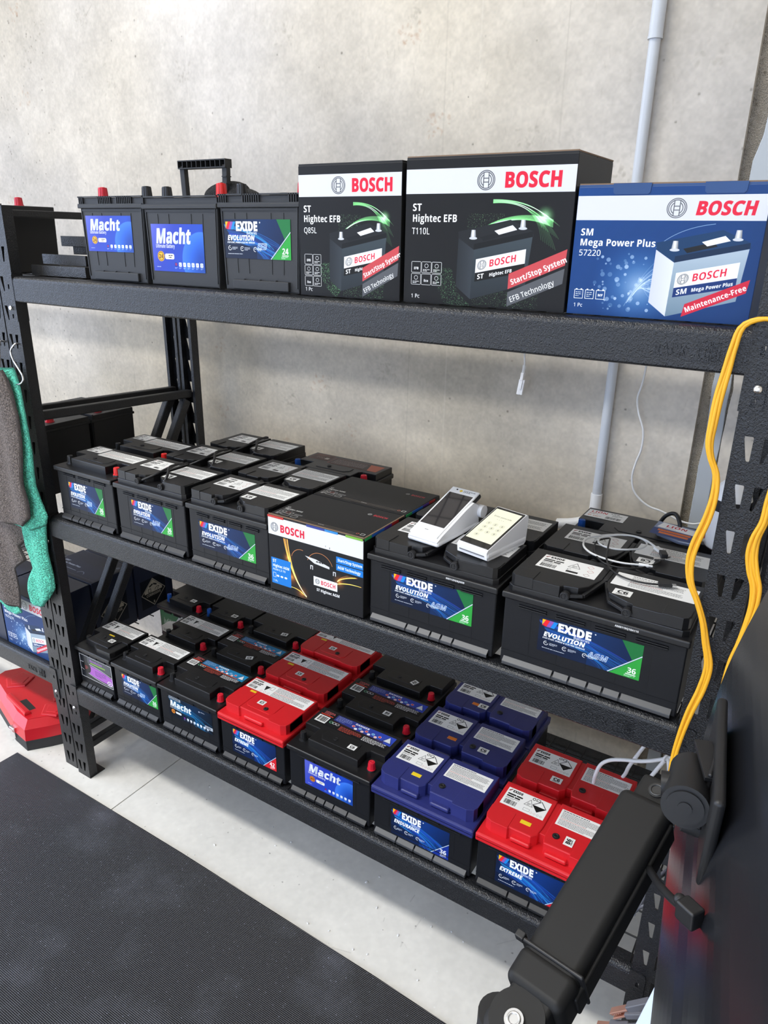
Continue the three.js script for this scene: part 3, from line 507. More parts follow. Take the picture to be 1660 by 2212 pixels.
L.greenWhite = print(256, 160, (x, w, h) => { x.fillStyle = '#d8dcd8'; x.fillRect(0, 0, w, h); const g = x.createLinearGradient(0, 0, w * 0.6, h * 0.6); g.addColorStop(0, '#12502e'); g.addColorStop(0.6, '#1d7a46'); g.addColorStop(1, '#d8dcd8'); poly(x, [[0, 0], [w * 0.75, 0], [w * 0.6, h * 0.3], [w * 0.3, h * 0.42], [0, h * 0.75]], '#1a6a3e'); for (let i = 0; i < 24; i++) polyline(x, [[w * (0.1 + i * 0.022), h * (0.6 - i * 0.008)], [w * (0.14 + i * 0.022), h * (0.3 + rnd() * 0.15)]], '#e6e9e4', 2); greek(x, w * 0.06, h * 0.84, w * 0.4, 2, h * 0.06, '#666'); });

// ---------------------------------------------------------------- batteries
// local frame: x across, y up from the base, z = 0 at the front, back at z = -d
const planeFront = (x0, x1, y0, y1, z) => new THREE.PlaneGeometry(x1 - x0, y1 - y0).translate((x0 + x1) / 2, (y0 + y1) / 2, z);
const planeTop = (x0, x1, z0, z1, y, turn = 0) => { const g = new THREE.PlaneGeometry(x1 - x0, z1 - z0).rotateX(-Math.PI / 2); if (turn) g.rotateY(turn); return g.translate((x0 + x1) / 2, y, (z0 + z1) / 2); };
const planeSide = (z0, z1, y0, y1, x) => new THREE.PlaneGeometry(z1 - z0, y1 - y0).rotateY(Math.PI / 2).translate(x, (y0 + y1) / 2, (z0 + z1) / 2);
function caseDIN(t, w, d, yF, m = M.plastic) {
  const a = -w / 2 + 0.004, b = w / 2 - 0.004, g = [box(a, b, 0.001, yF, -d + 0.003, -0.01, 0.0035)];
  for (let i = 1; i < 6; i++) { const x = a + ((b - a) * i) / 6; g.push(box(x - 0.0009, x + 0.0009, 0.022, yF - 0.004, -0.0102, -0.0096)); }
  g.push(box(a + 0.001, b - 0.001, 0.0285, 0.0305, -0.0105, -0.0092)); // moulding line
  part('case', g, m, t);
}
function holdDown(t, w, notches, m = M.raildark) { // wedge-shaped foot rail with notches
  const prof = [[-0.011, 0.0165], [-0.009, 0.0168], [-0.0004, 0.0098], [0, 0.0085], [0, 0.004], [-0.001, 0.0025], [-0.011, 0.0025]];
  const cuts = [0, ...notches, 1], g = [], W2 = w - 0.024;
  for (let i = 0; i + 1 < cuts.length; i++) { const x0 = -W2 / 2 + cuts[i] * W2 + (i ? 0.002 : 0), x1 = -W2 / 2 + cuts[i + 1] * W2 - (i + 2 < cuts.length ? 0.002 : 0); if (x1 - x0 > 0.001) g.push(bar(prof, x0, x1)); }
  g.push(box(-W2 / 2, W2 / 2, 0.002, 0.0095, -0.012, -0.0025));
  part('hold_down_rail', g, m, t);
}
function ridges(t, w, y, n, m = M.plastic) { // gripping ridges below the lid
  const L_ = (w - 0.05) / n;
  for (let i = 0; i < n; i++) { const x0 = -w / 2 + 0.025 + i * L_ + L_ * 0.12, x1 = x0 + L_ * 0.76; part('grip_ridge', [box(x0, x1, y - 0.0062, y - 0.0036, -0.0105, -0.0065, 0.0008, 1), box(x0, x1, y - 0.0018, y + 0.0008, -0.0105, -0.0065, 0.0008, 1)], m, t); }
}
function capOn(t, x, y, z, m, h = 0.02, r = 0.0085, name = 'terminal_cap') {
  const g = [cyl(x, y, y + h, z, r, r * 0.86, 22), cyl(x, y - 0.0005, y + 0.0025, z, r * 1.2, r * 1.15, 22)];
  for (let i = 0; i < 10; i++) { const a = (i / 10) * 6.283; g.push(rod(V(x + Math.cos(a) * r * 0.99, y + 0.002, z + Math.sin(a) * r * 0.99), V(x + Math.cos(a) * r * 0.87, y + h - 0.002, z + Math.sin(a) * r * 0.87), r * 0.07, 4)); }
  g.push(new THREE.TorusGeometry(r * 0.42, r * 0.1, 6, 16).rotateX(Math.PI / 2).translate(x, y + h, z));
  part(name, g, m, t);
}
const sticker = (t, name, g, m) => part(name, g, m, t);
const R_ = (pts, w) => pts.map(([x, z]) => [(x - 0.5) * w, z]);
// valve-regulated battery with full lid covers and folded strap handle
function agmBattery(o) {
  const { w, h, yF } = o, d = 0.164, t = thing('car_battery', o.label, 'battery', [(o.x0 + o.x1) / 2, o.y, o.z], 0, o.group);
  caseDIN(t, w, d, yF - 0.012); holdDown(t, w, [0.32, 0.42, 0.53, 0.62, 0.72], o.railMat); ridges(t, w, yF - 0.022, 4);
  const yM = yF + 0.013, f = -0.014;
  part('lid', [box(-w / 2, w / 2, yF - 0.013, yF + 0.001, -d, -0.002, 0.0035), slab(R_([[0.02, -d + 0.003], [0.02, -0.02], [0.05, f + 0.002], [0.95, f + 0.002], [0.98, -0.02], [0.98, -d + 0.003]], w), yF, yM, 0.0015)], M.lid, t);
  const r = 0.012, left = [[0.025, -d + 0.004], [0.025, f - r * 1.3], [0.032, f - r * 0.5], [0.055, f], [0.31, f], [0.325, f - 0.008], [0.4, f - 0.013], [0.44, f - 0.03], [0.475, -0.085], [0.475, -d + 0.004]];
  const right = [[0.505, -d + 0.004], [0.505, -0.088], [0.525, -0.06], [0.55, f - 0.028], [0.66, f - 0.01], [0.69, f - 0.008], [0.695, f], [0.945, f], [0.968, f - r * 0.5], [0.975, f - r * 1.3], [0.975, -d + 0.004]];
  part('cover', slab(R_(left, w), yM - 0.001, h, 0.0014), M.lid, t); part('cover', slab(R_(right, w), yM - 0.001, h, 0.0014), M.lid, t);
  part('terminal_cover', slab(R_([[0.03, -0.052], [0.03, f - r * 1.2], [0.037, f - r * 0.4], [0.057, f + 0.0008], [0.16, f + 0.0008], [0.16, -0.052]], w), yM + 0.001, h + 0.0016, 0.0008), M.lid, t);
  part('terminal_cover', slab(R_([[0.84, -0.052], [0.84, f + 0.0008], [0.943, f + 0.0008], [0.963, f - r * 0.4], [0.97, f - r * 1.2], [0.97, -0.052]], w), yM + 0.001, h + 0.0016, 0.0008), M.lid, t);
  const kx1 = (0.345 - 0.5) * w, kx2 = (0.672 - 0.5) * w, ky = yF + 0.019, kz = f - 0.001;
  const hd = part('handle', o.raised
    ? [tube([[kx1 + 0.005, ky, kz - 0.004], [kx1 + 0.03, ky + 0.014, kz - 0.03], [0.0, ky + 0.025, kz - 0.07], [0.004, ky + 0.028, kz - 0.1]], 0.0036, 20, 6), tube([[kx2 - 0.002, ky, kz - 0.004], [kx2 - 0.004, ky + 0.022, kz - 0.025], [kx2 - 0.03, ky + 0.033, kz - 0.06], [0.02, ky + 0.032, kz - 0.1]], 0.0036, 20, 6), tube([[0.004, ky + 0.028, kz - 0.1], [0.012, ky + 0.031, kz - 0.103], [0.02, ky + 0.032, kz - 0.1]], 0.0036, 8, 6)]
    : [flatbar(V(kx1, ky - 0.001, kz), V((0.43 - 0.5) * w, ky + 0.002, kz - 0.011), 0.007, 0.006), flatbar(V((0.43 - 0.5) * w, ky + 0.002, kz - 0.011), V((0.49 - 0.5) * w, ky + 0.0115, kz - 0.075), 0.007, 0.006), flatbar(V((0.49 - 0.5) * w, ky + 0.0115, kz - 0.075), V((0.49 - 0.5) * w, ky + 0.0115, kz - 0.12), 0.009, 0.006), flatbar(V(kx2, ky - 0.001, kz), V((0.56 - 0.5) * w, ky + 0.001, kz - 0.02), 0.006, 0.006), flatbar(V((0.56 - 0.5) * w, ky + 0.001, kz - 0.02), V((0.5 - 0.5) * w, ky + 0.011, kz - 0.07), 0.006, 0.006)], M.black, t);
  for (const kx of [kx1, kx2]) part('pivot', [new THREE.CylinderGeometry(0.0088, 0.0088, 0.009, 22).rotateX(Math.PI / 2).translate(kx, ky, kz + 0.001), new THREE.TorusGeometry(0.0068, 0.0012, 6, 20).translate(kx, ky, kz + 0.0057), box(kx - 0.0011, kx + 0.0011, ky - 0.0045, ky + 0.0045, kz + 0.005, kz + 0.0065), box(kx - 0.0035, kx + 0.0035, ky - 0.0008, ky + 0.0008, kz + 0.005, kz + 0.0062)], M.black, hd);
  const yt = h + 0.0003;
  sticker(t, 'lid_label', planeTop((0.1 - 0.5) * w, (0.44 - 0.5) * w, -0.138, -0.076, yt), L.topId);
  sticker(t, 'lid_label', planeTop((0.525 - 0.5) * w, (0.955 - 0.5) * w, -0.138, -0.08, yt), o.wideText ? L.topTextGap : L.topText);
  if (o.code) sticker(t, 'code_sticker', planeTop((0.565 - 0.5) * w, (0.565 - 0.5) * w + 0.032, -0.066, -0.042, yt, o.codeTurn || 0), o.code);
  if (o.front) sticker(t, 'front_label', planeFront((o.lab[0] - 0.5) * w, (o.lab[1] - 0.5) * w, o.lab[2], o.lab[3], -0.0094), o.front);
  if (o.serial) { const g = new TextGeometry(o.serial, { font, size: 0.0036, depth: 0.0002, curveSegments: 2, bevelEnabled: false }).translate((0.63 - 0.5) * w, yF - 0.0075, -0.0021); part('stamped_code', g, M.white, t); }
  return t;
}
// battery with terminals in the front corners and a stepped lid
function dinBattery(o) {
  const { w, h, yF } = o, d = o.d || 0.163, t = thing('car_battery', o.label, 'battery', [(o.x0 + o.x1) / 2, o.y, o.z], 0, o.group), lm = o.lidMat || M.lid;
  caseDIN(t, w, d, yF - 0.008); holdDown(t, w, o.notches || [0.2, 0.34, 0.46, 0.58, 0.76], o.railMat); ridges(t, w, yF - 0.0155, o.ridgeN || 3);
  const yR = h - 0.001, zr = -0.078;
  part('lid', [box(-w / 2, w / 2, yF - 0.011, yF + 0.003, -d, -0.002, 0.0035), slab(R_([[0.02, -d + 0.003], [0.02, zr], [0.2, zr], [0.2, -0.0295], [0.79, -0.0295], [0.79, zr + 0.008], [0.82, zr], [0.98, zr], [0.98, -d + 0.003]], w), yF + 0.001, yR, 0.0018)], lm, t);
  const yt = yR + 0.0003;
  part('vent_panel', slab(R_([[0.3, -0.082], [0.28, -0.062], [0.32, -0.046], [0.66, -0.046], [0.71, -0.058], [0.7, -0.082]], w), yR - 0.001, yR + 0.0014, 0.0007), lm, t);
  part('vent_plug', [new THREE.CylinderGeometry(0.0052, 0.0052, 0.003, 16).translate((0.44 - 0.5) * w, yR + 0.0016, -0.064), new THREE.TorusGeometry(0.0052, 0.0007, 6, 16).rotateX(Math.PI / 2).translate((0.44 - 0.5) * w, yR + 0.003, -0.064)], M.black, t);
  const cl = -w / 2 + 0.0245, cr = w / 2 - 0.0215, zc = -0.043;
  part('terminal_boss', [cyl(cl, yF + 0.001, yF + 0.006, zc, 0.0125, 0.0115, 20)], lm, t); part('terminal_boss', [cyl(cr, yF + 0.001, yF + 0.006, zc, 0.0125, 0.0115, 20)], lm, t);
  if (o.left) capOn(t, cl, yF + 0.0055, zc, o.left, o.left === M.bluecap ? 0.026 : 0.0195, 0.0085);
  if (o.right) capOn(t, cr, yF + 0.0055, zc, o.right, 0.02, 0.0092);
  if (o.flap) part('terminal_cover', slab(R_([[0.48, -0.085], [0.48, -0.02], [0.6, -0.012], [0.95, -0.014], [0.97, -0.03], [0.97, -0.085]], w), yF + 0.003, yR - 0.004, 0.002), lm, t);
  if (o.top) sticker(t, 'lid_label', planeTop((0.06 - 0.5) * w, (0.94 - 0.5) * w, -d + 0.012, o.topFront || -0.102, yt), o.top);
  if (o.topPair) { sticker(t, 'lid_label', planeTop((0.06 - 0.5) * w, (0.3 - 0.5) * w, -d + 0.012, -0.105, yt), o.topPair[0]); sticker(t, 'lid_label', planeTop((0.33 - 0.5) * w, (0.94 - 0.5) * w, -d + 0.02, -0.092, yt), o.topPair[1]); }
  if (o.code) sticker(t, 'code_sticker', planeTop((0.6 - 0.5) * w, (0.6 - 0.5) * w + 0.022, -0.07, -0.053, yR + 0.0018, o.codeTurn || 0), o.code);
  if (o.yellow) sticker(t, 'colour_tag', planeTop((0.42 - 0.5) * w, (0.42 - 0.5) * w + 0.024, -0.088, -0.078, yt + 0.0002), L.yellowTag);
  if (o.front) sticker(t, 'front_label', planeFront((o.lab[0] - 0.5) * w, (o.lab[1] - 0.5) * w, o.lab[2], o.lab[3], -0.0094), o.front);
  return t;
}
// battery with a full coloured lid
function colourBattery(o) {
  const { w, h, yF } = o, d = 0.163, m = o.lidMat, t = thing('car_battery', o.label, 'battery', [(o.x0 + o.x1) / 2, o.y, o.z], 0, o.group);
  caseDIN(t, w, d, yF - 0.016, M.plastic); holdDown(t, w, o.notches || [0.25, 0.45, 0.66], o.railMat); ridges(t, w, yF - 0.0225, 4);
  const f = -0.02, yM = yF + 0.004;
  part('lid', [box(-w / 2, w / 2, yF - 0.017, yF - 0.003, -d, -0.001, 0.003), slab(R_([[0, -d], [0, -0.0035], [0.01, -0.001], [0.99, -0.001], [1, -0.0035], [1, -d]], w), yF - 0.008, yM, 0.004)], m, t);
  const r = 0.02, halves = o.single ? [[[0.03, -d + 0.004], [0.03, f - r], [0.045, f - r * 0.4], [0.1, f], [0.28, f], [0.29, f - 0.004], [0.71, f - 0.004], [0.72, f], [0.9, f], [0.955, f - r * 0.4], [0.97, f - r], [0.97, -d + 0.004]]]
    : [[[0.03, -d + 0.004], [0.03, f - r], [0.045, f - r * 0.4], [0.1, f], [0.24, f], [0.25, f - 0.006], [0.43, f - 0.006], [0.47, f - 0.02], [0.48, f - 0.05], [0.48, -d + 0.004]], [[0.52, -d + 0.004], [0.52, f - 0.02], [0.54, f - 0.006], [0.75, f - 0.006], [0.76, f], [0.9, f], [0.955, f - r * 0.4], [0.97, f - r], [0.97, -d + 0.004]]];
  for (const q of halves) part('cover', slab(R_(q, w), yM - 0.001, h, 0.0022), m, t);
  if (!o.single) part('cover_bridge', slab(R_([[0.47, -d + 0.006], [0.47, f - 0.03], [0.53, f - 0.03], [0.53, -d + 0.006]], w), yM - 0.001, h - 0.004, 0.001), m, t);
  const grip = (x0, x1) => part('grip', [box((x0 - 0.5) * w, (x1 - 0.5) * w, yM + 0.002, yM + 0.0125, f - 0.012, f + 0.004, 0.004)], m, t);
  const yt = h + 0.0003;
  if (o.single) {
    grip(0.36, 0.64); part('vent_panel', slab(R_([[0.3, -0.092], [0.3, -0.05], [0.34, -0.04], [0.66, -0.04], [0.7, -0.05], [0.7, -0.092]], w), h - 0.001, h + 0.0012, 0.0006), m, t);
    part('terminal_cover', slab(R_([[0.72, -0.092], [0.72, f + 0.0005], [0.9, f + 0.0005], [0.955, f - r * 0.4], [0.97, f - r], [0.97, -0.092]], w), yM + 0.002, h + 0.001, 0.0006), m, t); part('terminal_cover', slab(R_([[0.03, -0.092], [0.03, f - r], [0.045, f - r * 0.4], [0.1, f + 0.0005], [0.28, f + 0.0005], [0.28, -0.092]], w), yM + 0.002, h + 0.001, 0.0006), m, t);
    part('state_eye', [new THREE.CylinderGeometry(0.0068, 0.0068, 0.003, 20).translate((0.57 - 0.5) * w, h + 0.0012, -0.053), new THREE.TorusGeometry(0.004, 0.001, 6, 16).rotateX(Math.PI / 2).translate((0.57 - 0.5) * w, h + 0.0028, -0.053)], M.black, t);
    sticker(t, 'lid_label', planeTop((0.05 - 0.5) * w, (0.95 - 0.5) * w, -d + 0.012, -0.105, yt), L.topWide);
    sticker(t, 'code_sticker', planeTop((0.4 - 0.5) * w, (0.4 - 0.5) * w + 0.022, -0.078, -0.06, h + 0.0016, o.codeTurn || 0), o.code);
    if (o.tagMat) sticker(t, 'colour_tag', box((0.17 - 0.5) * w, (0.17 - 0.5) * w + 0.02, h, h + 0.0006, -0.1, -0.09, 0.0002), o.tagMat);
  } else {
    grip(0.27, 0.44); grip(0.56, 0.74);
    part('terminal_cover', slab(R_([[0.03, -0.07], [0.03, f - r], [0.045, f - r * 0.4], [0.1, f + 0.0005], [0.24, f + 0.0005], [0.24, -0.07]], w), yM + 0.002, h + 0.001, 0.0006), m, t); part('terminal_cover', slab(R_([[0.76, -0.07], [0.76, f + 0.0005], [0.9, f + 0.0005], [0.955, f - r * 0.4], [0.97, f - r], [0.97, -0.07]], w), yM + 0.002, h + 0.001, 0.0006), m, t);
    part('state_eye', [new THREE.CylinderGeometry(0.0078, 0.0078, 0.003, 20).translate((0.6 - 0.5) * w, h + 0.0008, -0.056), new THREE.TorusGeometry(0.0046, 0.0012, 6, 16).rotateX(Math.PI / 2).translate((0.6 - 0.5) * w, h + 0.0024, -0.056)], M.black, t);
    sticker(t, 'lid_label', planeTop((0.07 - 0.5) * w, (0.45 - 0.5) * w, -0.142, -0.083, yt), L.topIdHaz); sticker(t, 'lid_label', planeTop((0.545 - 0.5) * w, (0.94 - 0.5) * w, -0.142, -0.09, yt), L.topText);
    if (o.tagMat) sticker(t, 'colour_tag', box((o.tagX || 0.3) * w - 0.5 * w, (o.tagX || 0.3) * w - 0.5 * w + 0.024, h, h + 0.0006, -0.062, -0.051, 0.0002), o.tagMat);
    if (o.code) sticker(t, 'code_sticker', planeTop(((o.codeX || 0.66) - 0.5) * w, ((o.codeX || 0.66) - 0.5) * w + 0.026, -0.066, -0.046, h + 0.0014, o.codeTurn || 0), o.code);
  }
  if (o.front) sticker(t, 'front_label', planeFront((o.lab[0] - 0.5) * w, (o.lab[1] - 0.5) * w, o.lab[2], o.lab[3], -0.0094), o.front);
  return t;
}
// tall battery with a ribbed rim and terminals standing on the lid
function rimBattery(o) {
  const { w, h, d } = o, t = thing('car_battery', o.label, 'battery', [(o.x0 + o.x1) / 2, o.y, o.z], o.turn || 0, o.group), cm = o.caseMat || M.greycase, yF = h - 0.024;
  const prof = new THREE.Shape([[-w / 2 + 0.008, 0], [w / 2 - 0.008, 0], [w / 2 - 0.002, yF], [-w / 2 + 0.002, yF]].map((p) => new THREE.Vector2(...p)));
  const g = [plate(prof, -d + 0.004, -0.006, 0.003)];
  for (let i = 1; i < 6; i++) { const u = i / 6 - 0.5; g.push(flatbar(V(u * (w - 0.03), 0.035, -0.0057), V(u * (w - 0.02), yF - 0.012, -0.0057), 0.0014, 0.0008)); }
  g.push(box(-w / 2 + 0.008, w / 2 - 0.008, yF - 0.008, yF - 0.003, -0.0065, -0.0045), flatbar(V(-w / 2 + 0.012, 0.01, -0.006), V(-w / 2 + 0.007, yF, -0.006), 0.004, 0.003), flatbar(V(w / 2 - 0.012, 0.01, -0.006), V(w / 2 - 0.007, yF, -0.006), 0.004, 0.003));
  part('case', g, cm, t);
  const lid = part('lid', [box(-w / 2 - 0.001, w / 2 + 0.001, yF - 0.002, yF + 0.006, -d, 0, 0.002), box(-w / 2 + 0.001, w / 2 - 0.001, yF + 0.005, h - 0.003, -d + 0.004, -0.006, 0.002)], o.lidMat || cm, t);
  const fin = (x) => box(x - 0.0011, x + 0.0011, yF + 0.006, h, -0.0072, -0.002), ribs = [];
  for (const [a, b] of o.fins || [[0.02, 0.1], [0.36, 0.56], [0.86, 0.98]]) for (let x = a * w; x <= b * w; x += 0.006) ribs.push(fin(x - w / 2));
  part('rim', [...ribs, box(-w / 2, w / 2, h - 0.0028, h, -0.0075, -0.002), box(-w / 2, w / 2, yF + 0.0055, yF + 0.0078, -0.008, -0.001)], o.lidMat || cm, lid);
  if (o.hold) { const p = part('hold_down_rail', [box(-w * 0.34, w * 0.36, 0.003, 0.022, -0.008, 0.001, 0.002), ...[-0.2, 0.0, 0.2].map((u) => cyl(u * w, 0.016, 0.024, -0.002, 0.003, 0.003, 8))], cm, t); }
  for (const [u, m, tall] of o.caps || []) capOn(t, u * w, h - 0.002, o.capZ || -0.035, m, tall || 0.022, 0.0115);
  if (o.front) sticker(t, 'front_label', planeFront(o.lab[0] - (o.x0 + o.x1) / 2, o.lab[1] - (o.x0 + o.x1) / 2, o.lab[2] - o.y, o.lab[3] - o.y, -0.0049), o.front);
  return t;
}

// ----- middle shelf
const YM = DECK.mid + 0.0005, Z1 = [-0.006, -0.172, -0.338], GM = 'batteries on the middle shelf', GL = 'batteries on the bottom shelf', GT = 'batteries on the top shelf';
const mid = { y: YM, h: 0.19, yF: 0.156, group: GM };
const span = (a, b) => ({ x0: a, x1: b, w: b - a });
dinBattery({ ...mid, h: 0.182, ...span(0.042, 0.288), z: Z1[0], front: L.evo36, lab: [0.19, 0.8, 0.042, 0.122], left: M.blackcap, right: M.brightcap, topPair: [L.topId, L.topText], label: 'black battery with red terminal cap beside the left post, front of middle shelf', ridgeN: 3 });
dinBattery({ ...mid, h: 0.182, ...span(0.042, 0.288), z: Z1[1], left: M.blackcap, right: M.brightcap, topPair: [L.topId, L.topText], label: 'black battery with red cap behind the red-capped front battery on middle shelf' });
agmBattery({ ...mid, ...span(0.295, 0.56), z: Z1[0], front: L.evoAgm2, lab: [0.215, 0.8, 0.047, 0.123], raised: true, code: L.C6, label: 'black AGM battery with arched handle, second in front row of middle shelf'  });
agmBattery({ ...mid, ...span(0.295, 0.56), z: Z1[1], raised: true, code: L.C6, label: 'black AGM battery with arched handle in middle row of middle shelf' });
agmBattery({ ...mid, ...span(0.30, 0.565), z: Z1[2], raised: true, code: L.C6, label: 'black AGM battery at the wall end of middle shelf beside the brown-labelled one' });
agmBattery({ ...mid, ...span(0.567, 0.832), z: Z1[0], front: L.evoAgm2, lab: [0.13, 0.83, 0.045, 0.119], code: L.C6, label: 'black AGM battery with flat handle touching the orange-flare carton' });
agmBattery({ ...mid, ...span(0.567, 0.832), z: Z1[1], code: L.C6, label: 'black AGM battery touching the rear black carton, below the blue cap' });
dinBattery({ ...mid, ...span(0.6, 0.87), z: Z1[2], h: 0.178, left: M.bluecap, right: M.redcap, topPair: [L.carbonA, L.carbonB], label: 'black battery with brown lid labels and blue cap by the wall' });
agmBattery({ ...mid, ...span(1.106, 1.404), z: Z1[0], front: L.evoAgm, lab: [0.195, 0.825, 0.056, 0.128], wideText: false, serial: 'B051125QNJA020', railMat: M.railgrey, label: 'black AGM battery carrying the two white payment terminals' });
agmBattery({ ...mid, ...span(1.108, 1.412), z: Z1[1], label: 'black AGM battery behind the payment terminals', code: null });
agmBattery({ ...mid, ...span(1.413, 1.752), z: Z1[0], front: L.evoAgm, lab: [0.225, 0.785, 0.052, 0.123], wideText: true, code: L.C6, serial: 'A560119Q1BA115', railMat: M.railgrey, label: 'widest black AGM battery beside the yellow cord, front of middle shelf' });
agmBattery({ ...mid, ...span(1.413, 1.752), z: Z1[1], wideText: true, code: L.C6, codeTurn: Math.PI, label: 'wide black AGM battery under the coiled white cable' });
const lionB = dinBattery({ ...mid, ...span(1.418, 1.75), z: Z1[2], h: 0.178, left: M.bluecap, right: M.redcap, label: 'black battery with lion sticker and plastic pouch near the conduit', d: 0.166 });
sticker(lionB, 'lid_label', planeTop(-0.155, -0.065, -0.15, -0.1, 0.1776), L.lion); sticker(lionB, 'lid_label', planeTop(0.095, 0.16, -0.13, -0.09, 0.1776), L.lionStrip);
part('carry_strap', [tube([[0.005, 0.176, -0.13], [0.02, 0.206, -0.124], [0.04, 0.219, -0.114], [0.055, 0.205, -0.1], [0.06, 0.176, -0.09]], 0.0045, 24, 7)], M.black, lionB);
{
  const g = slab([[-0.045, -0.035], [0.05, -0.03], [0.055, 0.03], [0.02, 0.035], [-0.03, 0.02]], 0, 0.006, 0.0025);
  const t = thing('plastic_pouch', 'clear plastic pouch with orange strips and lion print on rear battery', 'pouch', [1.635, YM + 0.1885, -0.406], 0);
  t.rotation.set(0.12, -0.1, 0); part('pouch', g, std(lin(0.16, 0.19, 0.28), 0.15), t); part('print', planeTop(-0.043, 0.05, -0.032, 0.03, 0.0064), L.lionBag, t);
}

// ----- bottom shelf
const YL = DECK.low + 0.0005, Z2 = [-0.012, -0.178, -0.344], low = { y: YL, h: 0.168, yF: 0.143, group: GL }, tallLow = { ...low, h: 0.176 };
dinBattery({ ...low, ...span(0.0, 0.168), z: Z2[0], front: L.purple, lab: [0.06, 0.97, 0.037, 0.119], left: M.blackcap, flap: true, top: L.topWide, yellow: true, code: L.C6, label: 'small black battery with purple and black label at the left post, bottom shelf', railMat: M.black });
dinBattery({ ...low, ...span(0.174, 0.374), z: Z2[0], front: L.evo36, lab: [0.17, 0.95, 0.046, 0.12], left: M.blackcap, right: M.redcap, top: L.topWide, label: 'black battery with green-cornered blue label, bottom shelf beside the purple-labelled one' });
dinBattery({ ...low, ...span(0.178, 0.378), z: Z2[1], left: M.blackcap, right: M.redcap, top: L.topWide, label: 'black battery with white lid strip in middle row of bottom shelf, left of centre' });
dinBattery({ ...low, ...span(0.194, 0.381), z: Z2[2], left: M.bluecap, right: M.redcap, code: L.A6, label: 'black battery with blue and red caps behind the white-strip battery, bottom shelf' });
dinBattery({ ...low, ...span(-0.0, 0.19), z: Z2[2], left: M.bluecap, right: M.redcap, code: L.A6, front: L.greenWhite, lab: [0.05, 0.72, 0.04, 0.125], label: 'black battery with green and white front label at the back of bottom shelf' });
dinBattery({ ...low, ...span(0.378, 0.614), z: Z2[0], front: L.platinum, lab: [0.15, 0.89, 0.05, 0.12], left: M.blackcap, right: M.redcap, top: L.stripTeal, label: 'black battery with silver-banner black and blue label, front of bottom shelf' });
dinBattery({ ...low, ...span(0.38, 0.616), z: Z2[1], left: M.blackcap, right: M.redcap, top: L.stripTeal, code: L.C6, codeTurn: 0.5, label: 'black battery with teal lid strip and tilted sticker in middle row of bottom shelf' });
dinBattery({ ...low, ...span(0.382, 0.613), z: Z2[2], left: M.blackcap, right: M.redcap, code: L.C6, codeTurn: 0.2, label: 'plain-lidded black battery in back row of bottom shelf beside the red ones' });
colourBattery({ ...tallLow, ...span(0.618, 0.85), z: Z2[0], single: true, lidMat: M.redlid, front: L.extreme, lab: [0.19, 0.86, 0.032, 0.112], code: L.C6, codeTurn: Math.PI, tagMat: L.yellowTag, notches: [0.22, 0.4, 0.6, 0.78], railMat: M.black, label: 'bright red-lidded battery with upside-down sticker at the front of bottom shelf' });
colourBattery({ ...tallLow, ...span(0.616, 0.848), z: Z2[1], single: true, lidMat: M.redlid, code: L.C6, tagMat: L.yellowTag, label: 'red-lidded battery in shade, middle of the three single-cover red ones' });
colourBattery({ ...tallLow, ...span(0.614, 0.846), z: Z2[2], single: true, lidMat: M.redlid, code: L.C6, tagMat: L.yellowTag, label: 'red-lidded battery in shade, rearmost of the three single-cover red ones' });
dinBattery({ ...low, ...span(0.86, 1.117), z: Z2[0], front: L.macht40, lab: [0.21, 0.79, 0.042, 0.118], left: M.blackcap, right: M.redcap, top: L.stripBlue, topFront: -0.095, code: L.C6, label: 'black battery with bright blue label between red and navy lids, front of bottom shelf' });
dinBattery({ ...low, ...span(0.858, 1.117), z: Z2[1], left: M.blackcap, right: M.redcap, top: L.stripBlue, topFront: -0.095, code: L.B6, label: 'black battery with dark blue lid strip in middle row of bottom shelf' });
dinBattery({ ...low, ...span(0.855, 1.1), z: Z2[2], left: M.blackcap, right: M.redcap, code: L.A6, codeTurn: 1.2, label: 'plain-lidded black battery in back row between red and navy lids' });
const blueO = { ...tallLow, railMat: M.railgrey, yF: 0.139, lidMat: M.bluelid };
colourBattery({ ...blueO, ...span(1.121, 1.39), z: Z2[0], front: L.endurance, lab: [0.2, 0.78, 0.02, 0.1], tagMat: L.yellowTag, label: 'navy-lidded battery with yellow tag at the front of bottom shelf' });
colourBattery({ ...blueO, ...span(1.119, 1.388), z: Z2[1], tagMat: L.orangeTag, tagX: 0.34, code: L.C6, label: 'navy-lidded battery with orange tag, middle of the three navy ones' });
colourBattery({ ...blueO, ...span(1.119, 1.388), z: Z2[2], tagMat: L.orangeTag, tagX: 0.3, code: L.C6, codeX: 0.37, label: 'navy-lidded battery with orange tag, rearmost of the three navy ones' });
const redO = { ...tallLow, lidMat: M.redlid, railMat: M.black, notches: [0.3, 0.5, 0.7] };
colourBattery({ ...redO, ...span(1.396, 1.664), z: Z2[0], front: L.extreme, lab: [0.19, 0.8, 0.028, 0.112], tagMat: L.yellowTag, code: L.B6, codeTurn: Math.PI / 2, label: 'bright red-lidded battery with two lid covers behind the monitor arm' });
colourBattery({ ...redO, ...span(1.399, 1.668), z: Z2[1], code: L.C6, codeX: 0.32, label: 'dark red-lidded battery with two lid covers near the white cables' });

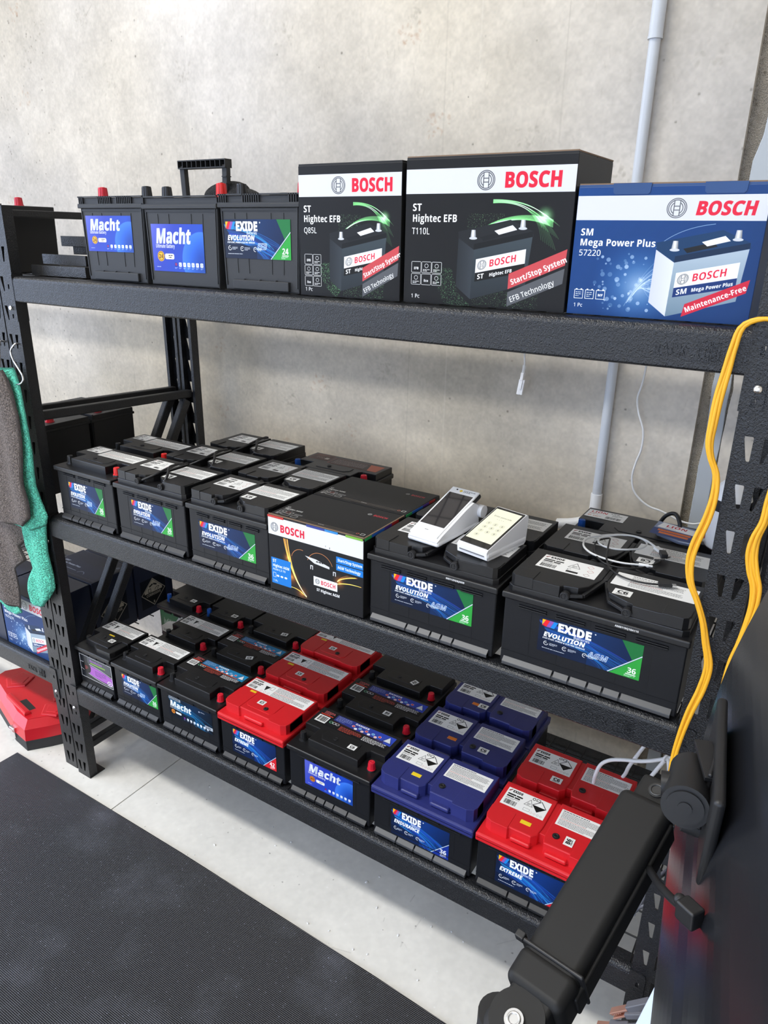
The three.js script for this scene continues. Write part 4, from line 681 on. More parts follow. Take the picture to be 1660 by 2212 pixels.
// ----- top shelf
const YT = DECK.top + 0.0005;
rimBattery({ ...span(0.262, 0.484), y: YT, z: -0.03, h: 0.187, d: 0.165, front: L.macht24, lab: [0.28, 0.4395, 1.6865, 1.765], hold: true, caps: [[-0.26, M.redcap], [0.42, M.blackcap]], fins: [[0.02, 0.1], [0.33, 0.54], [0.62, 0.84]], label: 'grey battery with pale blue label at the open end of top shelf', group: GT });
rimBattery({ ...span(0.486, 0.712), y: YT, z: -0.028, h: 0.185, d: 0.165, front: L.macht24tall, lab: [0.506, 0.666, 1.65, 1.7485], caps: [[-0.29, M.blackcap], [0.435, M.brightcap, 0.026]], fins: [[0.02, 0.03]], label: 'grey battery with deep blue label in the middle of three on top shelf', group: GT });
rimBattery({ ...span(0.714, 0.928), y: YT, z: -0.03, h: 0.187, d: 0.165, front: L.evoEfb, lab: [0.725, 0.9025, 1.6835, 1.759], hold: true, caps: [[-0.32, M.blackcap], [0.43, M.redcap]], fins: [[0.02, 0.12], [0.32, 0.52], [0.88, 0.98]], label: 'grey battery with green-cornered label beside the tall cartons', group: GT });
// batteries on the left rack
const darkCase = metric(std(lin(0.012, 0.0125, 0.014), 0.5));
rimBattery({ ...span(-0.315, -0.145), y: 1.6185, z: -0.085, h: 0.178, d: 0.17, caseMat: darkCase, caps: [[0.12, M.redcap]], capZ: -0.1, fins: [[0.02, 0.04]], label: 'black battery with red cap on the top of the left rack', group: 'batteries on the left rack' });
rimBattery({ ...span(-0.42, -0.145), y: 0.9515, z: -0.11, h: 0.226, d: 0.17, caseMat: darkCase, caps: [[0.38, M.redcap, 0.012]], capZ: -0.05, fins: [[0.02, 0.04]], label: 'large black battery on the left rack nearest the towel', group: 'batteries on the left rack' });
rimBattery({ ...span(-0.42, -0.145), y: 0.9515, z: -0.285, h: 0.226, d: 0.17, caseMat: darkCase, caps: [[0.38, M.redcap, 0.012]], capZ: -0.05, fins: [[0.02, 0.04]], label: 'large black battery on the left rack nearest the wall', group: 'batteries on the left rack' });

// ---------------------------------------------------------------- printed cartons
function ringMark(x, cx, cy, r, col = '#4a4d52') {
  x.strokeStyle = col; x.lineWidth = r * 0.09; x.beginPath(); x.arc(cx, cy, r, 0, 7); x.stroke(); x.beginPath(); x.arc(cx, cy, r * 0.84, 0, 7); x.stroke();
  x.lineWidth = r * 0.09; x.strokeRect(cx - r * 0.3, cy - r * 0.2, r * 0.6, r * 0.4);
  for (const s of [-1, 1]) { x.beginPath(); x.moveTo(cx + s * r * 0.3, cy - r * 0.78); x.lineTo(cx + s * r * 0.3, cy + r * 0.78); x.stroke(); x.beginPath(); x.arc(cx, cy, r * 0.62, s > 0 ? -1.05 : Math.PI - 1.05, s > 0 ? 1.05 : Math.PI + 1.05); x.stroke(); }
}
const RED = '#d81e3a';
function picBattery(x, X, Y, S, c) { // drawn battery, S = scale, corner of the front face at X, Y (bottom of the near edge)
  const P = (a, b) => [X + a * S, Y + b * S];
  const lf = x.createLinearGradient(X - 0.3 * S, 0, X, 0); lf.addColorStop(0, c.l0); lf.addColorStop(1, c.l1);
  poly(x, [P(-0.27, -0.2), P(-0.26, -0.98), P(0.02, -0.8), P(0, 0)], lf);
  const fr = x.createLinearGradient(0, Y - S, 0, Y); fr.addColorStop(0, c.f0); fr.addColorStop(1, c.f1);
  poly(x, [P(0, 0), P(0.02, -0.8), P(1.0, -1.02), P(0.94, -0.28)], fr);
  poly(x, [P(-0.26, -0.98), P(0.02, -0.8), P(1.02, -1.02), P(1.0, -1.1), P(0.62, -1.27), P(-0.27, -1.08)], c.top);
  poly(x, [P(0.02, -0.8), P(1.0, -1.02), P(1.0, -1.1), P(0.02, -0.89)], c.edge);
  for (const [a, b] of [[0.0, -0.98], [0.83, -1.14]]) { const m = x.createLinearGradient(X + (a - 0.05) * S, 0, X + (a + 0.05) * S, 0); m.addColorStop(0, '#8d9196'); m.addColorStop(0.45, '#f2f3f4'); m.addColorStop(1, '#5d6166'); poly(x, [P(a - 0.05, b), P(a - 0.035, b - 0.13), P(a + 0.035, b - 0.13), P(a + 0.05, b)], m); x.fillStyle = '#c9ccd0'; x.beginPath(); x.ellipse(X + a * S, Y + b * S, 0.07 * S, 0.022 * S, 0, 0, 7); x.fill(); }
  poly(x, [P(0.12, -1.0), P(0.52, -1.1), P(0.58, -1.04), P(0.18, -0.94)], '#15171a'); poly(x, [P(0.36, -1.1), P(0.66, -1.19), P(0.74, -1.12), P(0.44, -1.04)], '#e6e7e8');
  x.save(); x.transform(1, -0.215, -0.02, 1, X + 0.07 * S, Y - 0.63 * S); x.fillStyle = '#eceded'; x.fillRect(0, -0.02 * S, 0.84 * S, 0.32 * S); x.fillStyle = c.band; x.fillRect(0, 0.2 * S, 0.84 * S, 0.14 * S); ringMark(x, 0.11 * S, 0.09 * S, 0.075 * S, '#555'); type(x, 'BOSCH', 0.23 * S, 0.145 * S, 0.155 * S, RED, { sx: 0.92 }); type(x, c.code, 0.04 * S, 0.31 * S, 0.11 * S); type(x, c.name, 0.25 * S, 0.3 * S, 0.075 * S, W_, { sx: 0.9 }); x.restore();
}
function ribbon(x, pts, fill, s, tx, ty, rot, size, light) { poly(x, pts, fill); type(x, s, tx, ty, size, W_, { rot, light, sx: 0.92 }); }
function efbFront(codeName, ratio, rows) {
  return (x, w, h) => {
    x.fillStyle = '#121214'; x.fillRect(0, 0, w, h);
    x.save(); x.globalCompositeOperation = 'lighter';
    for (let i = 0; i < 26; i++) { x.strokeStyle = 'rgba(110,200,110,0.3)'; x.lineWidth = w * 0.003; x.beginPath(); x.moveTo(w * (0.38 + i * 0.004), h * (0.56 - i * 0.004)); x.quadraticCurveTo(w * (0.62 + i * 0.004), h * (0.3 + i * 0.002), w * 0.9, h * (0.4 + i * 0.002)); x.stroke(); x.beginPath(); x.moveTo(w * 0.55, h * (0.27 + i * 0.001)); x.quadraticCurveTo(w * (0.75 + i * 0.003), h * 0.27, w * (0.84 + (i % 9) * 0.012), h * (0.37 + i * 0.009)); x.stroke(); }
    for (let i = 0; i < 900; i++) { const a = rnd() * 0.9 + 2.2, r = (0.3 + rnd() * 0.12) * w; x.fillStyle = 'rgba(130,215,130,' + rnd() * 0.9 + ')'; x.fillRect(w * 0.62 + Math.cos(a) * r, h * 0.72 + Math.sin(a) * r * 0.9, 2, 2); }
    for (let i = 0; i < 700; i++) { x.fillStyle = 'rgba(140,215,130,' + rnd() * 0.7 + ')'; x.fillRect(w * (0.45 + rnd() * 0.4), h * (0.88 + rnd() * 0.11), 2, 2); x.fillRect(w * (0.4 + rnd() * 0.22), h * (0.36 + rnd() * 0.22), 2, 2); }
    const b = x.createRadialGradient(w * 0.85, h * 0.38, 1, w * 0.85, h * 0.38, w * 0.06); b.addColorStop(0, 'rgba(200,255,200,0.9)'); b.addColorStop(1, 'rgba(60,160,60,0)'); x.fillStyle = b; x.fillRect(0, 0, w, h); x.restore();
    x.fillStyle = '#d4d5d8'; x.fillRect(0, h * 0.063, w, h * 0.165);
    ringMark(x, w * (ratio > 1.1 ? 0.5 : 0.405), h * 0.146, h * 0.062); type(x, 'BOSCH', w * (ratio > 1.1 ? 0.605 : 0.53), h * 0.195, h * 0.132, RED, { sx: ratio > 1.1 ? 0.93 : 0.86, fat: h * 0.006 });
    type(x, 'ST', w * 0.045, h * 0.345, h * 0.07); type(x, 'Hightec EFB', w * 0.045, h * 0.42, h * 0.07, W_, { sx: 0.9 }); type(x, codeName, w * 0.045, h * 0.505, h * 0.062, W_, { light: 1, sx: 0.88 }); type(x, '1 Pc', w * 0.05, h * 0.965, h * 0.04, W_, { light: 1 });
    const n = rows === 3 ? 2 : 3, s = h * 0.078; ['EFB', 'START', 'Extra', 'Extra', 'Eco', 'Fuel'].forEach((q, i) => { const c = i % n, r = Math.floor(i / n), px = w * 0.05 + c * s * 1.08, py = h * (rows === 3 ? 0.67 : 0.7) + r * s * 1.12; x.strokeStyle = W_; x.lineWidth = 2; x.beginPath(); x.roundRect(px, py, s, s, s * 0.08); x.stroke(); if (q === 'EFB' || q === 'Eco') type(x, q, px + s / 2, py + s * 0.72, s * 0.32, W_, { align: 'center', sx: 0.9 }); else { x.beginPath(); x.arc(px + s / 2, py + s * 0.36, s * 0.18, 0, 7); x.stroke(); greek(x, px + s * 0.15, py + s * 0.68, s * 0.7, 2, s * 0.13, W_); } });
    picBattery(x, w * (ratio > 1.1 ? 0.442 : 0.43), h * 0.95, w * (ratio > 1.1 ? 0.35 : 0.44), { l0: '#202428', l1: '#33393f', f0: '#3a444a', f1: '#23292e', top: '#1c1e21', edge: '#101214', band: '#111', code: 'ST', name: 'Hightec EFB' });
    const r0 = ratio > 1.1 ? 0.67 : 0.645;
    ribbon(x, [[w * r0, h * 0.76], [w * 0.99, h * 0.585], [w * 0.985, h * 0.69], [w * r0, h * 0.865]], '#c2484c', 'Start/Stop System', w * (r0 + 0.02), h * 0.835, -Math.atan2(h * 0.175, w * (0.99 - r0)), h * (ratio > 1.1 ? 0.052 : 0.047)); ribbon(x, [[w * r0, h * 0.885], [w * 0.985, h * 0.71], [w * 0.98, h * 0.81], [w * r0, h * 0.985]], '#55575b', 'EFB Technology', w * (r0 + 0.02), h * 0.955, -Math.atan2(h * 0.175, w * (0.99 - r0)), h * (ratio > 1.1 ? 0.052 : 0.047), 1);
  };
}
L.q85 = print(640, 680, efbFront('Q85L', 0.95, 3), 0.4); L.t110 = print(900, 730, efbFront('T110L', 1.24, 2), 0.4);
function smFront(opt) {
  return (x, w, h) => {
    const g = x.createLinearGradient(0, 0, w, h); g.addColorStop(0, '#123f7c'); g.addColorStop(1, '#0d3468'); x.fillStyle = g; x.fillRect(0, 0, w, h);
    const b = x.createRadialGradient(w * 0.4, h * 0.75, 5, w * 0.4, h * 0.75, w * 0.28); b.addColorStop(0, 'rgba(190,215,240,0.75)'); b.addColorStop(0.4, 'rgba(110,160,215,0.4)'); b.addColorStop(1, 'rgba(40,90,160,0)'); x.fillStyle = b; x.fillRect(0, h * 0.3, w, h * 0.7);
    for (let i = 0; i < 60; i++) { x.fillStyle = 'rgba(225,238,250,' + (0.15 + rnd() * 0.5) + ')'; x.beginPath(); x.arc(w * (0.14 + rnd() * 0.34), h * (0.5 + rnd() * 0.45), w * (0.003 + rnd() * 0.011), 0, 7); x.fill(); }
    for (let i = 0; i < 30; i++) { x.strokeStyle = 'rgba(215,232,248,' + (0.1 + rnd() * 0.35) + ')'; x.lineWidth = 1 + rnd() * 3; x.beginPath(); const a = rnd(); x.moveTo(w * (0.33 + a * 0.1), h * (0.92 - a * 0.2)); x.quadraticCurveTo(w * 0.42, h * (0.6 + a * 0.2), w * (0.5 + rnd() * 0.1), h * (0.5 + a * 0.4)); x.stroke(); }
    x.strokeStyle = 'rgba(200,222,245,0.6)'; x.lineWidth = 3; x.beginPath(); x.moveTo(w * 0.47, h * 0.45); x.quadraticCurveTo(w * 0.57, h * 0.3, w * 0.76, h * 0.27); x.stroke();
    x.fillStyle = '#d3d4d8'; x.fillRect(0, h * 0.062, w, h * 0.185);
    ringMark(x, w * 0.55, h * 0.157, h * 0.07, '#5a5d62'); type(x, 'BOSCH', w * 0.645, h * 0.205, h * 0.135, RED, { slant: 0.12, sx: 0.95, fat: h * 0.006 });
    type(x, opt.a, w * 0.035, h * 0.365, h * 0.075); type(x, 'Mega Power Plus', w * 0.035, h * 0.445, h * 0.075, W_, { sx: 0.98 }); type(x, opt.b, w * 0.035, h * 0.525, h * 0.066, W_, { light: 1 }); type(x, '1 Pc', w * 0.035, h * 0.94, h * 0.042, W_, { light: 1 });
    for (let i = 0; i < 3; i++) { const px = w * (0.035 + i * 0.065), py = h * 0.8, s = h * 0.07; x.strokeStyle = W_; x.lineWidth = 3; x.strokeRect(px, py, s, s); x.fillStyle = W_; x.fillRect(px + s * 0.12, py - s * 0.14, s * 0.2, s * 0.14); x.fillRect(px + s * 0.68, py - s * 0.14, s * 0.2, s * 0.14); if (i === 2) type(x, 'MF', px + s / 2, py + s * 0.68, s * 0.42, W_, { align: 'center' }); else greek(x, px + s * 0.15, py + s * 0.25, s * 0.7, 3, s * 0.22, W_, 0.3); }
    picBattery(x, w * 0.57, h * 0.975, w * 0.375, { l0: '#c6c9d8', l1: '#d8dbe6', f0: '#a9b8c4', f1: '#6d8494', top: '#12365c', edge: '#0c2542', band: '#12306a', code: opt.a, name: 'Mega Power Plus' });
    ribbon(x, [[w * 0.665, h * 0.87], [w * 0.975, h * 0.665], [w * 0.965, h * 0.765], [w * 0.655, h * 0.97]], '#c8223a', 'Maintenance-Free', w * 0.675, h * 0.935, -Math.atan2(h * 0.205, w * 0.31), h * 0.056);
  };
}
L.sm = print(960, 690, smFront({ a: 'SM', b: '57220' }), 0.45); L.smt = print(640, 560, smFront({ a: 'SMT', b: '95D31R' }), 0.4);
L.agmBox = print(900, 620, (x, w, h) => {
  x.fillStyle = '#1a1a1c'; x.fillRect(0, 0, w, h); x.save(); x.globalCompositeOperation = 'lighter';
  const flare = (pts, n, spread) => { for (let i = 0; i < n; i++) { x.strokeStyle = ['rgba(255,150,40,0.22)', 'rgba(255,190,90,0.18)', 'rgba(200,90,20,0.2)'][i % 3]; x.lineWidth = 1 + rnd() * 5; x.beginPath(); const k = (rnd() - 0.5) * spread; x.moveTo(w * (pts[0] + k), h * pts[1]); x.quadraticCurveTo(w * (pts[2] + k * 0.3), h * pts[3], w * pts[4], h * pts[5]); x.stroke(); } };
  for (const [cx, cy, r] of [[0.25, 0.75, 0.1], [0.36, 0.93, 0.09], [0.76, 0.62, 0.08], [0.21, 0.5, 0.07]]) { const q = x.createRadialGradient(w * cx, h * cy, 2, w * cx, h * cy, w * r); q.addColorStop(0, 'rgba(255,160,50,0.75)'); q.addColorStop(0.4, 'rgba(210,100,20,0.3)'); q.addColorStop(1, 'rgba(120,50,0,0)'); x.fillStyle = q; x.fillRect(0, 0, w, h); }
  flare([0.19, 0.25, 0.24, 0.75, 0.41, 0.96], 46, 0.05); flare([0.2, 0.9, 0.3, 0.86, 0.41, 0.97], 16, 0.06); flare([0.9, 0.5, 0.78, 0.55, 0.74, 0.62], 24, 0.12); flare([0.95, 0.6, 0.82, 0.6, 0.73, 0.66], 18, 0.1);
  x.lineWidth = 4; x.strokeStyle = 'rgba(220,130,60,0.8)'; x.beginPath(); x.arc(w * 0.56, h * 0.52, w * 0.14, 3.5, 5.9); x.stroke(); x.beginPath(); x.arc(w * 0.36, h * 0.5, w * 0.11, 3.4, 4.9); x.stroke(); x.restore();
  x.fillStyle = '#e0e0de'; x.fillRect(0, 0, w, h * 0.235); ringMark(x, w * 0.07, h * 0.13, h * 0.058); type(x, 'BOSCH', w * 0.13, h * 0.18, h * 0.135, RED, { sx: 0.9, fat: 3 }); x.fillStyle = '#222'; x.fillRect(w * 0.62, h * 0.19, 3, h * 0.02); x.fillRect(w * 0.66, h * 0.2, 5, h * 0.025);
  poly(x, [[w * 0.4, h * 0.4], [w * 0.52, h * 0.41], [w * 0.66, h * 0.46], [w * 0.66, h * 0.49], [w * 0.5, h * 0.47]], '#d8d8d6'); greek(x, w * 0.52, h * 0.43, w * 0.14, 1, h * 0.03, '#222');
  x.strokeStyle = '#dcdcdc'; x.lineWidth = 7; for (const a of [0.46, 0.7]) { x.beginPath(); x.moveTo(w * a, h * 0.56); x.lineTo(w * a, h * 0.51); x.lineTo(w * (a + 0.022), h * 0.51); x.lineTo(w * (a + 0.022), h * 0.56); x.stroke(); }
  x.fillStyle = '#e9e9e6'; x.fillRect(w * 0.49, h * 0.64, w * 0.25, h * 0.12); ringMark(x, w * 0.53, h * 0.7, h * 0.034); type(x, 'BOSCH', w * 0.565, h * 0.73, h * 0.078, RED, { sx: 0.9 }); type(x, 'ST Hightec AGM', w * 0.52, h * 0.83, h * 0.052, W_, { sx: 0.9 });
  x.fillStyle = '#1a78cc'; x.fillRect(w * 0.02, h * 0.55, w * 0.22, h * 0.36); type(x, 'ST', w * 0.035, h * 0.615, h * 0.058); type(x, 'Hightec AGM', w * 0.035, h * 0.675, h * 0.052, W_, { sx: 0.84 }); type(x, 'AGM-L3-70', w * 0.035, h * 0.725, h * 0.042, W_, { light: 1 }); type(x, '1 Pc', w * 0.035, h * 0.885, h * 0.04, W_, { light: 1 });
  x.strokeStyle = W_; x.lineWidth = 3; x.strokeRect(w * 0.037, h * 0.76, h * 0.045, h * 0.06); for (const a of [0.09, 0.135, 0.18]) { x.fillStyle = W_; x.beginPath(); x.ellipse(w * a, h * 0.795, w * 0.016, h * 0.014, 0, 0, 7); x.fill(); }
  x.fillStyle = '#1a78cc'; x.fillRect(w * 0.73, h * 0.29, w * 0.27, h * 0.085); x.fillRect(w * 0.73, h * 0.385, w * 0.27, h * 0.085); type(x, 'Start/Stop System', w * 0.745, h * 0.35, h * 0.052, W_, { sx: 0.8 }); type(x, 'AGM Technology', w * 0.745, h * 0.445, h * 0.052, W_, { sx: 0.8 });
}, 0.5);
L.agmTop = print(900, 560, (x, w, h) => {
  x.fillStyle = '#1b1b1d'; x.fillRect(0, 0, w, h); type(x, 'ST', w * 0.03, h * 0.66, h * 0.05, '#cfcfcc'); type(x, 'Hightec AGM', w * 0.03, h * 0.715, h * 0.05, '#cfcfcc'); type(x, 'AGM-L3-70', w * 0.03, h * 0.755, h * 0.035, '#a8a8a6', { light: 1 });
  for (let i = 0; i < 4; i++) { x.strokeStyle = i === 2 ? '#a8605a' : '#c8c8c4'; x.lineWidth = 3; x.strokeRect(w * (0.03 + i * 0.04), h * 0.79, w * 0.028, h * 0.05); } x.strokeRect(w * 0.09, h * 0.86, w * 0.08, h * 0.06); x.strokeRect(w * 0.2, h * 0.87, w * 0.06, h * 0.06); greek(x, w * 0.03, h * 0.87, w * 0.05, 3, h * 0.02, '#bbb'); greek(x, w * 0.2, h * 0.8, w * 0.08, 3, h * 0.02, '#888');
  polyline(x, [[w * 0.3, h * 0.9], [w * 0.88, h * 0.9]], '#9a8a7a', 2); polyline(x, [[w * 0.3, h * 0.94], [w * 0.88, h * 0.94]], '#9a8a7a', 2); greek(x, w * 0.5, h * 0.91, w * 0.1, 1, h * 0.022, '#aaa'); x.strokeStyle = '#b86a5a'; x.lineWidth = 4; x.beginPath(); x.arc(w * 0.9, h * 0.9, h * 0.02, 0, 7); x.stroke(); x.strokeStyle = '#c8c8c4'; x.strokeRect(w * 0.93, h * 0.87, w * 0.035, h * 0.05);
  ringMark(x, w * 0.74, h * 0.22, h * 0.03, '#c8c8c4'); type(x, 'BOSCH', w * 0.78, h * 0.25, h * 0.075, '#c0303c', { sx: 0.95 });
}, 0.42);
L.smtTop = print(512, 320, (x, w, h) => { x.fillStyle = '#121b33'; x.fillRect(0, 0, w, h); type(x, 'SMT', w * 0.06, h * 0.55, h * 0.08, '#9aa4b8'); type(x, 'Mega Power Plus', w * 0.06, h * 0.65, h * 0.08, '#9aa4b8'); polyline(x, [[0, h * 0.78], [w * 0.5, h * 0.78]], '#8a94aa', 3); x.strokeStyle = '#8a94aa'; x.lineWidth = 3; x.beginPath(); x.arc(w * 0.62, h * 0.84, h * 0.1, 3.3, 6.1); x.stroke(); ringMark(x, w * 0.92, h * 0.2, h * 0.04, '#9aa4b8'); polyline(x, [[0, h * 0.92], [w, h * 0.92]], '#5c5a62', 2); });
L.boschSide = print(400, 120, (x, w, h) => { x.fillStyle = '#121b33'; x.fillRect(0, 0, w, h); ringMark(x, w * 0.14, h * 0.5, h * 0.24, '#8a94aa'); type(x, 'BOSCH', w * 0.27, h * 0.68, h * 0.46, '#a8283a', { sx: 0.95 }); });
L.corrosive = print(300, 300, (x, w, h) => {
  x.fillStyle = '#0c111e'; x.fillRect(0, 0, w, h); const d = (s) => [[w / 2, h / 2 - s], [w / 2 + s, h / 2], [w / 2, h / 2 + s], [w / 2 - s, h / 2]];
  poly(x, d(h * 0.49), '#b9b2a4'); poly(x, d(h * 0.455), '#0c0d10'); poly(x, [[w / 2, h * 0.06], [w * 0.86, h * 0.42], [w * 0.14, h * 0.42]], '#b9b2a4'); x.fillStyle = '#b9b2a4'; x.fillRect(w * 0.14, h * 0.4, w * 0.72, h * 0.1);
  x.strokeStyle = '#15161a'; x.lineWidth = 5; x.strokeRect(w * 0.3, h * 0.36, w * 0.1, h * 0.12); x.beginPath(); x.moveTo(w * 0.56, h * 0.46); x.quadraticCurveTo(w * 0.62, h * 0.34, w * 0.74, h * 0.38); x.lineTo(w * 0.66, h * 0.47); x.stroke(); poly(x, [[w * 0.34, h * 0.26], [w * 0.48, h * 0.2], [w * 0.5, h * 0.25], [w * 0.36, h * 0.31]], '#15161a'); poly(x, [[w * 0.52, h * 0.2], [w * 0.66, h * 0.26], [w * 0.64, h * 0.31], [w * 0.51, h * 0.25]], '#15161a');
  type(x, 'CORROSIVE', w / 2, h * 0.62, h * 0.125, '#b9b2a4', { align: 'center', sx: 0.86 }); type(x, '8', w / 2, h * 0.9, h * 0.13, '#b9b2a4', { align: 'center' });
});
function carton(o) { // closed carton: body, printed front, two top flaps with a seam
  const w = o.x1 - o.x0, d = o.d, h = o.h, t = thing('carton', o.label, 'box', [(o.x0 + o.x1) / 2, o.y, o.z], 0, o.group), m = o.mat;
  part('body', box(-w / 2, w / 2, 0.0005, h - 0.003, -d, 0, 0.0012), m, t);
  part('top_flap', [box(-w / 2 + 0.0005, w / 2 - 0.0005, h - 0.004, h, -d / 2 + 0.0006, -0.0004, 0.0008)], o.topMat || m, t);
  part('top_flap', [box(-w / 2 + 0.0005, w / 2 - 0.0005, h - 0.004, h - 0.0003, -d + 0.0004, -d / 2 - 0.0006, 0.0008)], o.topMat || m, t);
  if (o.front) part('front_print', planeFront(-w / 2 + 0.0008, w / 2 - 0.0008, 0.001, h - 0.004, 0.0004), o.front, t);
  if (o.tabs) for (const u of o.tabs) part('tuck_tab', plate([[u * w - 0.024, h - 0.014], [u * w + 0.024, h - 0.014], [u * w + 0.027, h - 0.011], [u * w + 0.028, h + 0.0012], [u * w - 0.028, h + 0.0012], [u * w - 0.027, h - 0.011]], 0.0002, 0.0012), m, t);
  if (o.edge) part('board_edge', [box(-w / 2 + 0.001, w / 2 - 0.001, h - 0.0002, h + 0.0018, -0.004, -0.001), box(w / 2 - 0.003, w / 2, h - 0.001, h + 0.001, -d, -0.001)], M.cardbrown, t);
  return t;
}
carton({ ...span(0.932, 1.161), y: YT, z: -0.026, h: 0.235, d: 0.165, mat: M.card, front: L.q85, label: 'narrow black carton with green swirl print on the top shelf' });
carton({ ...span(1.168, 1.471), y: YT, z: -0.028, h: 0.238, d: 0.178, mat: M.card, front: L.t110, edge: true, label: 'wide black carton with green swirl print on the top shelf' });
carton({ ...span(1.475, 1.744), y: YT, z: -0.03, h: 0.19, d: 0.175, mat: M.cardblue, front: L.sm, tabs: [-0.2, 0.28], edge: true, label: 'blue carton with a pale battery printed on it beside the right post' });
const spectrum = (w, seedHue) => { const g = []; return g; };
for (const [i, z] of [[0, -0.006], [1, -0.175]]) {
  const c = carton({ ...span(0.838, 1.1), y: YM, z, h: 0.187, d: 0.166, mat: M.card, front: i ? null : L.agmBox, edge: !i, label: i ? 'black carton behind the orange-flare carton on the middle shelf' : 'black carton with white band and orange flare print on middle shelf' });
  part('top_print', planeTop(-0.129, 0.129, -0.164, -0.002, 0.1874), L.agmTop, c);
  const cols = [['#c03028', -0.131, -0.085], ['#2a3a8a', -0.02, 0.03], ['#2a86c8', 0.03, 0.065], ['#7ab03a', 0.085, 0.129]]; // colour bars along the front edge
  if (!i) for (const [col, a, b] of cols) part('colour_bar', box(a, b, 0.1815, 0.1866, 0.0002, 0.0009), std(new THREE.Color(col), 0.5), c);
  for (const [col, a, b] of [['#2f9a58', -0.03, -0.004], ['#2a6ac8', -0.08, -0.03], ['#5a3a9a', -0.11, -0.08], ['#c02a2a', -0.14, -0.11]]) part('colour_bar', box(0.131, 0.1317, 0.1805, 0.1866, a, b), std(new THREE.Color(col), 0.5), c);
}
// cartons on the left rack
carton({ ...span(-0.405, -0.152), y: 0.3825, z: -0.028, h: 0.222, d: 0.17, mat: M.cardnavy, front: L.smt, label: 'pale blue printed carton on the left rack below the towel' });
carton({ ...span(-0.668, -0.412), y: 0.3825, z: -0.028, h: 0.222, d: 0.17, mat: M.cardnavy, label: 'navy carton at the far side of the pale blue one on the left rack' });
[[-0.205, 'middle navy carton with corrosive diamond on the left rack'], [-0.382, 'rear navy carton with corrosive diamond on the left rack']].forEach(([z, label], i) => {
  const c = carton({ ...span(-0.42, -0.15), y: 0.3825, z, h: 0.222 - i * 0.004, d: 0.17, mat: M.cardnavy, label });
  part('top_print', planeTop(-0.13, 0.13, -0.165, -0.003, 0.2226 - i * 0.004), L.smtTop, c); part('front_print', planeFront(-0.06, 0.125, 0.16, 0.215, 0.0005), L.boschSide, c);
  part('warning_diamond', planeSide(-0.135, -0.02, 0.03, 0.145, 0.1354), L.corrosive, c);
});

// ---------------------------------------------------------------- top shelf odds and ends
{ // flat black bars stacked at the open end
  const bars = [['wide black steel bar at the bottom of the stack', [0.0, 0.21, 0, 0.026, -0.25, -0.06], 0.05], ['tilted black steel bar in the middle of the stack', [-0.02, 0.2, 0.0262, 0.052, -0.25, -0.1], -0.12], ['short black steel block under the topmost bar', [0.06, 0.2, 0.0522, 0.072, -0.27, -0.15], 0.04], ['polished black bar on the very top of the stack', [0.025, 0.2, 0.0722, 0.098, -0.28, -0.14], 0.0]];
  const barMat = metric(std(lin(0.02, 0.019, 0.018), 0.28, { bumpMap: grainBump, bumpScale: 0.0004 }));
  for (const [label, [x0, x1, y0, y1, z0, z1], turn] of bars) { const t = thing('metal_bar', label, 'metal bar', [(x0 + x1) / 2, YT + y0, (z0 + z1) / 2], turn, 'black bars on the top shelf'); const w = (x1 - x0) / 2, d = (z1 - z0) / 2; part('bar', [box(-w, w, 0, 0.004, -d, d, 0.0008), box(-w, w, 0.003, y1 - y0, d - 0.006, d, 0.0008), box(-w, w, 0.003, y1 - y0, -d, -d + 0.006, 0.0008)], barMat, t); part('end_cap', box(w - 0.004, w, 0.003, y1 - y0 - 0.001, -d + 0.006, d - 0.006), barMat, t); }
}
{ // plastic case with an upright carry handle behind the batteries
  const t = thing('carry_case', 'black plastic case with raised ribbed handle behind the top batteries', 'case', [0.47, YT, -0.205]);
  part('body', box(-0.12, 0.26, 0, 0.172, -0.09, 0, 0.01), M.blackmat, t);
  const g = [], hw = 0.071, y0 = 0.165, y1 = 0.276;
  g.push(flatbar(V(-hw + 0.004, y0, -0.04), V(-hw, y1 - 0.012, -0.04), 0.014, 0.016), flatbar(V(hw - 0.004, y0, -0.04), V(hw, y1 - 0.012, -0.04), 0.014, 0.016), box(-hw - 0.007, hw + 0.007, y1 - 0.0025, y1, -0.052, -0.028), box(-hw - 0.007, hw + 0.007, y1 - 0.019, y1 - 0.0165, -0.052, -0.028), box(-hw - 0.007, hw + 0.007, y1 - 0.019, y1, -0.052, -0.049));
  for (let i = 0; i <= 10; i++) { const u = -hw - 0.007 + (i * (2 * hw + 0.014)) / 10; g.push(box(u - 0.0008, u + 0.0008, y1 - 0.018, y1, -0.05, -0.028)); }
  for (let i = 0; i < 5; i++) g.push(box(hw - 0.007, hw + 0.0075, y0 + 0.012 + i * 0.015, y0 + 0.014 + i * 0.015, -0.048, -0.03));
  part('handle', g, M.blackmat, t);
  const bag = []; for (const [px, py, pz, a, b, c, r] of [[0.045, 0.207, -0.065, 0.072, 0.028, 0.03, 0.1], [0.1, 0.2, -0.06, 0.06, 0.021, 0.03, -0.1], [0.17, 0.187, -0.05, 0.08, 0.008, 0.034, 0], [0.215, 0.192, -0.05, 0.05, 0.013, 0.03, 0.16]]) bag.push(new THREE.SphereGeometry(1, 24, 14).scale(a, b, c).rotateZ(r).translate(px, py, pz));
  const k = single('cloth_bag', 'crumpled black cloth bag lying beside the raised handle', 'bag', bag, metric(std(lin(0.012, 0.012, 0.013), 0.85, { bumpMap: grainBump, bumpScale: 0.003 })));
  k.position.set(0.47, YT - 0.0055, -0.205);
}

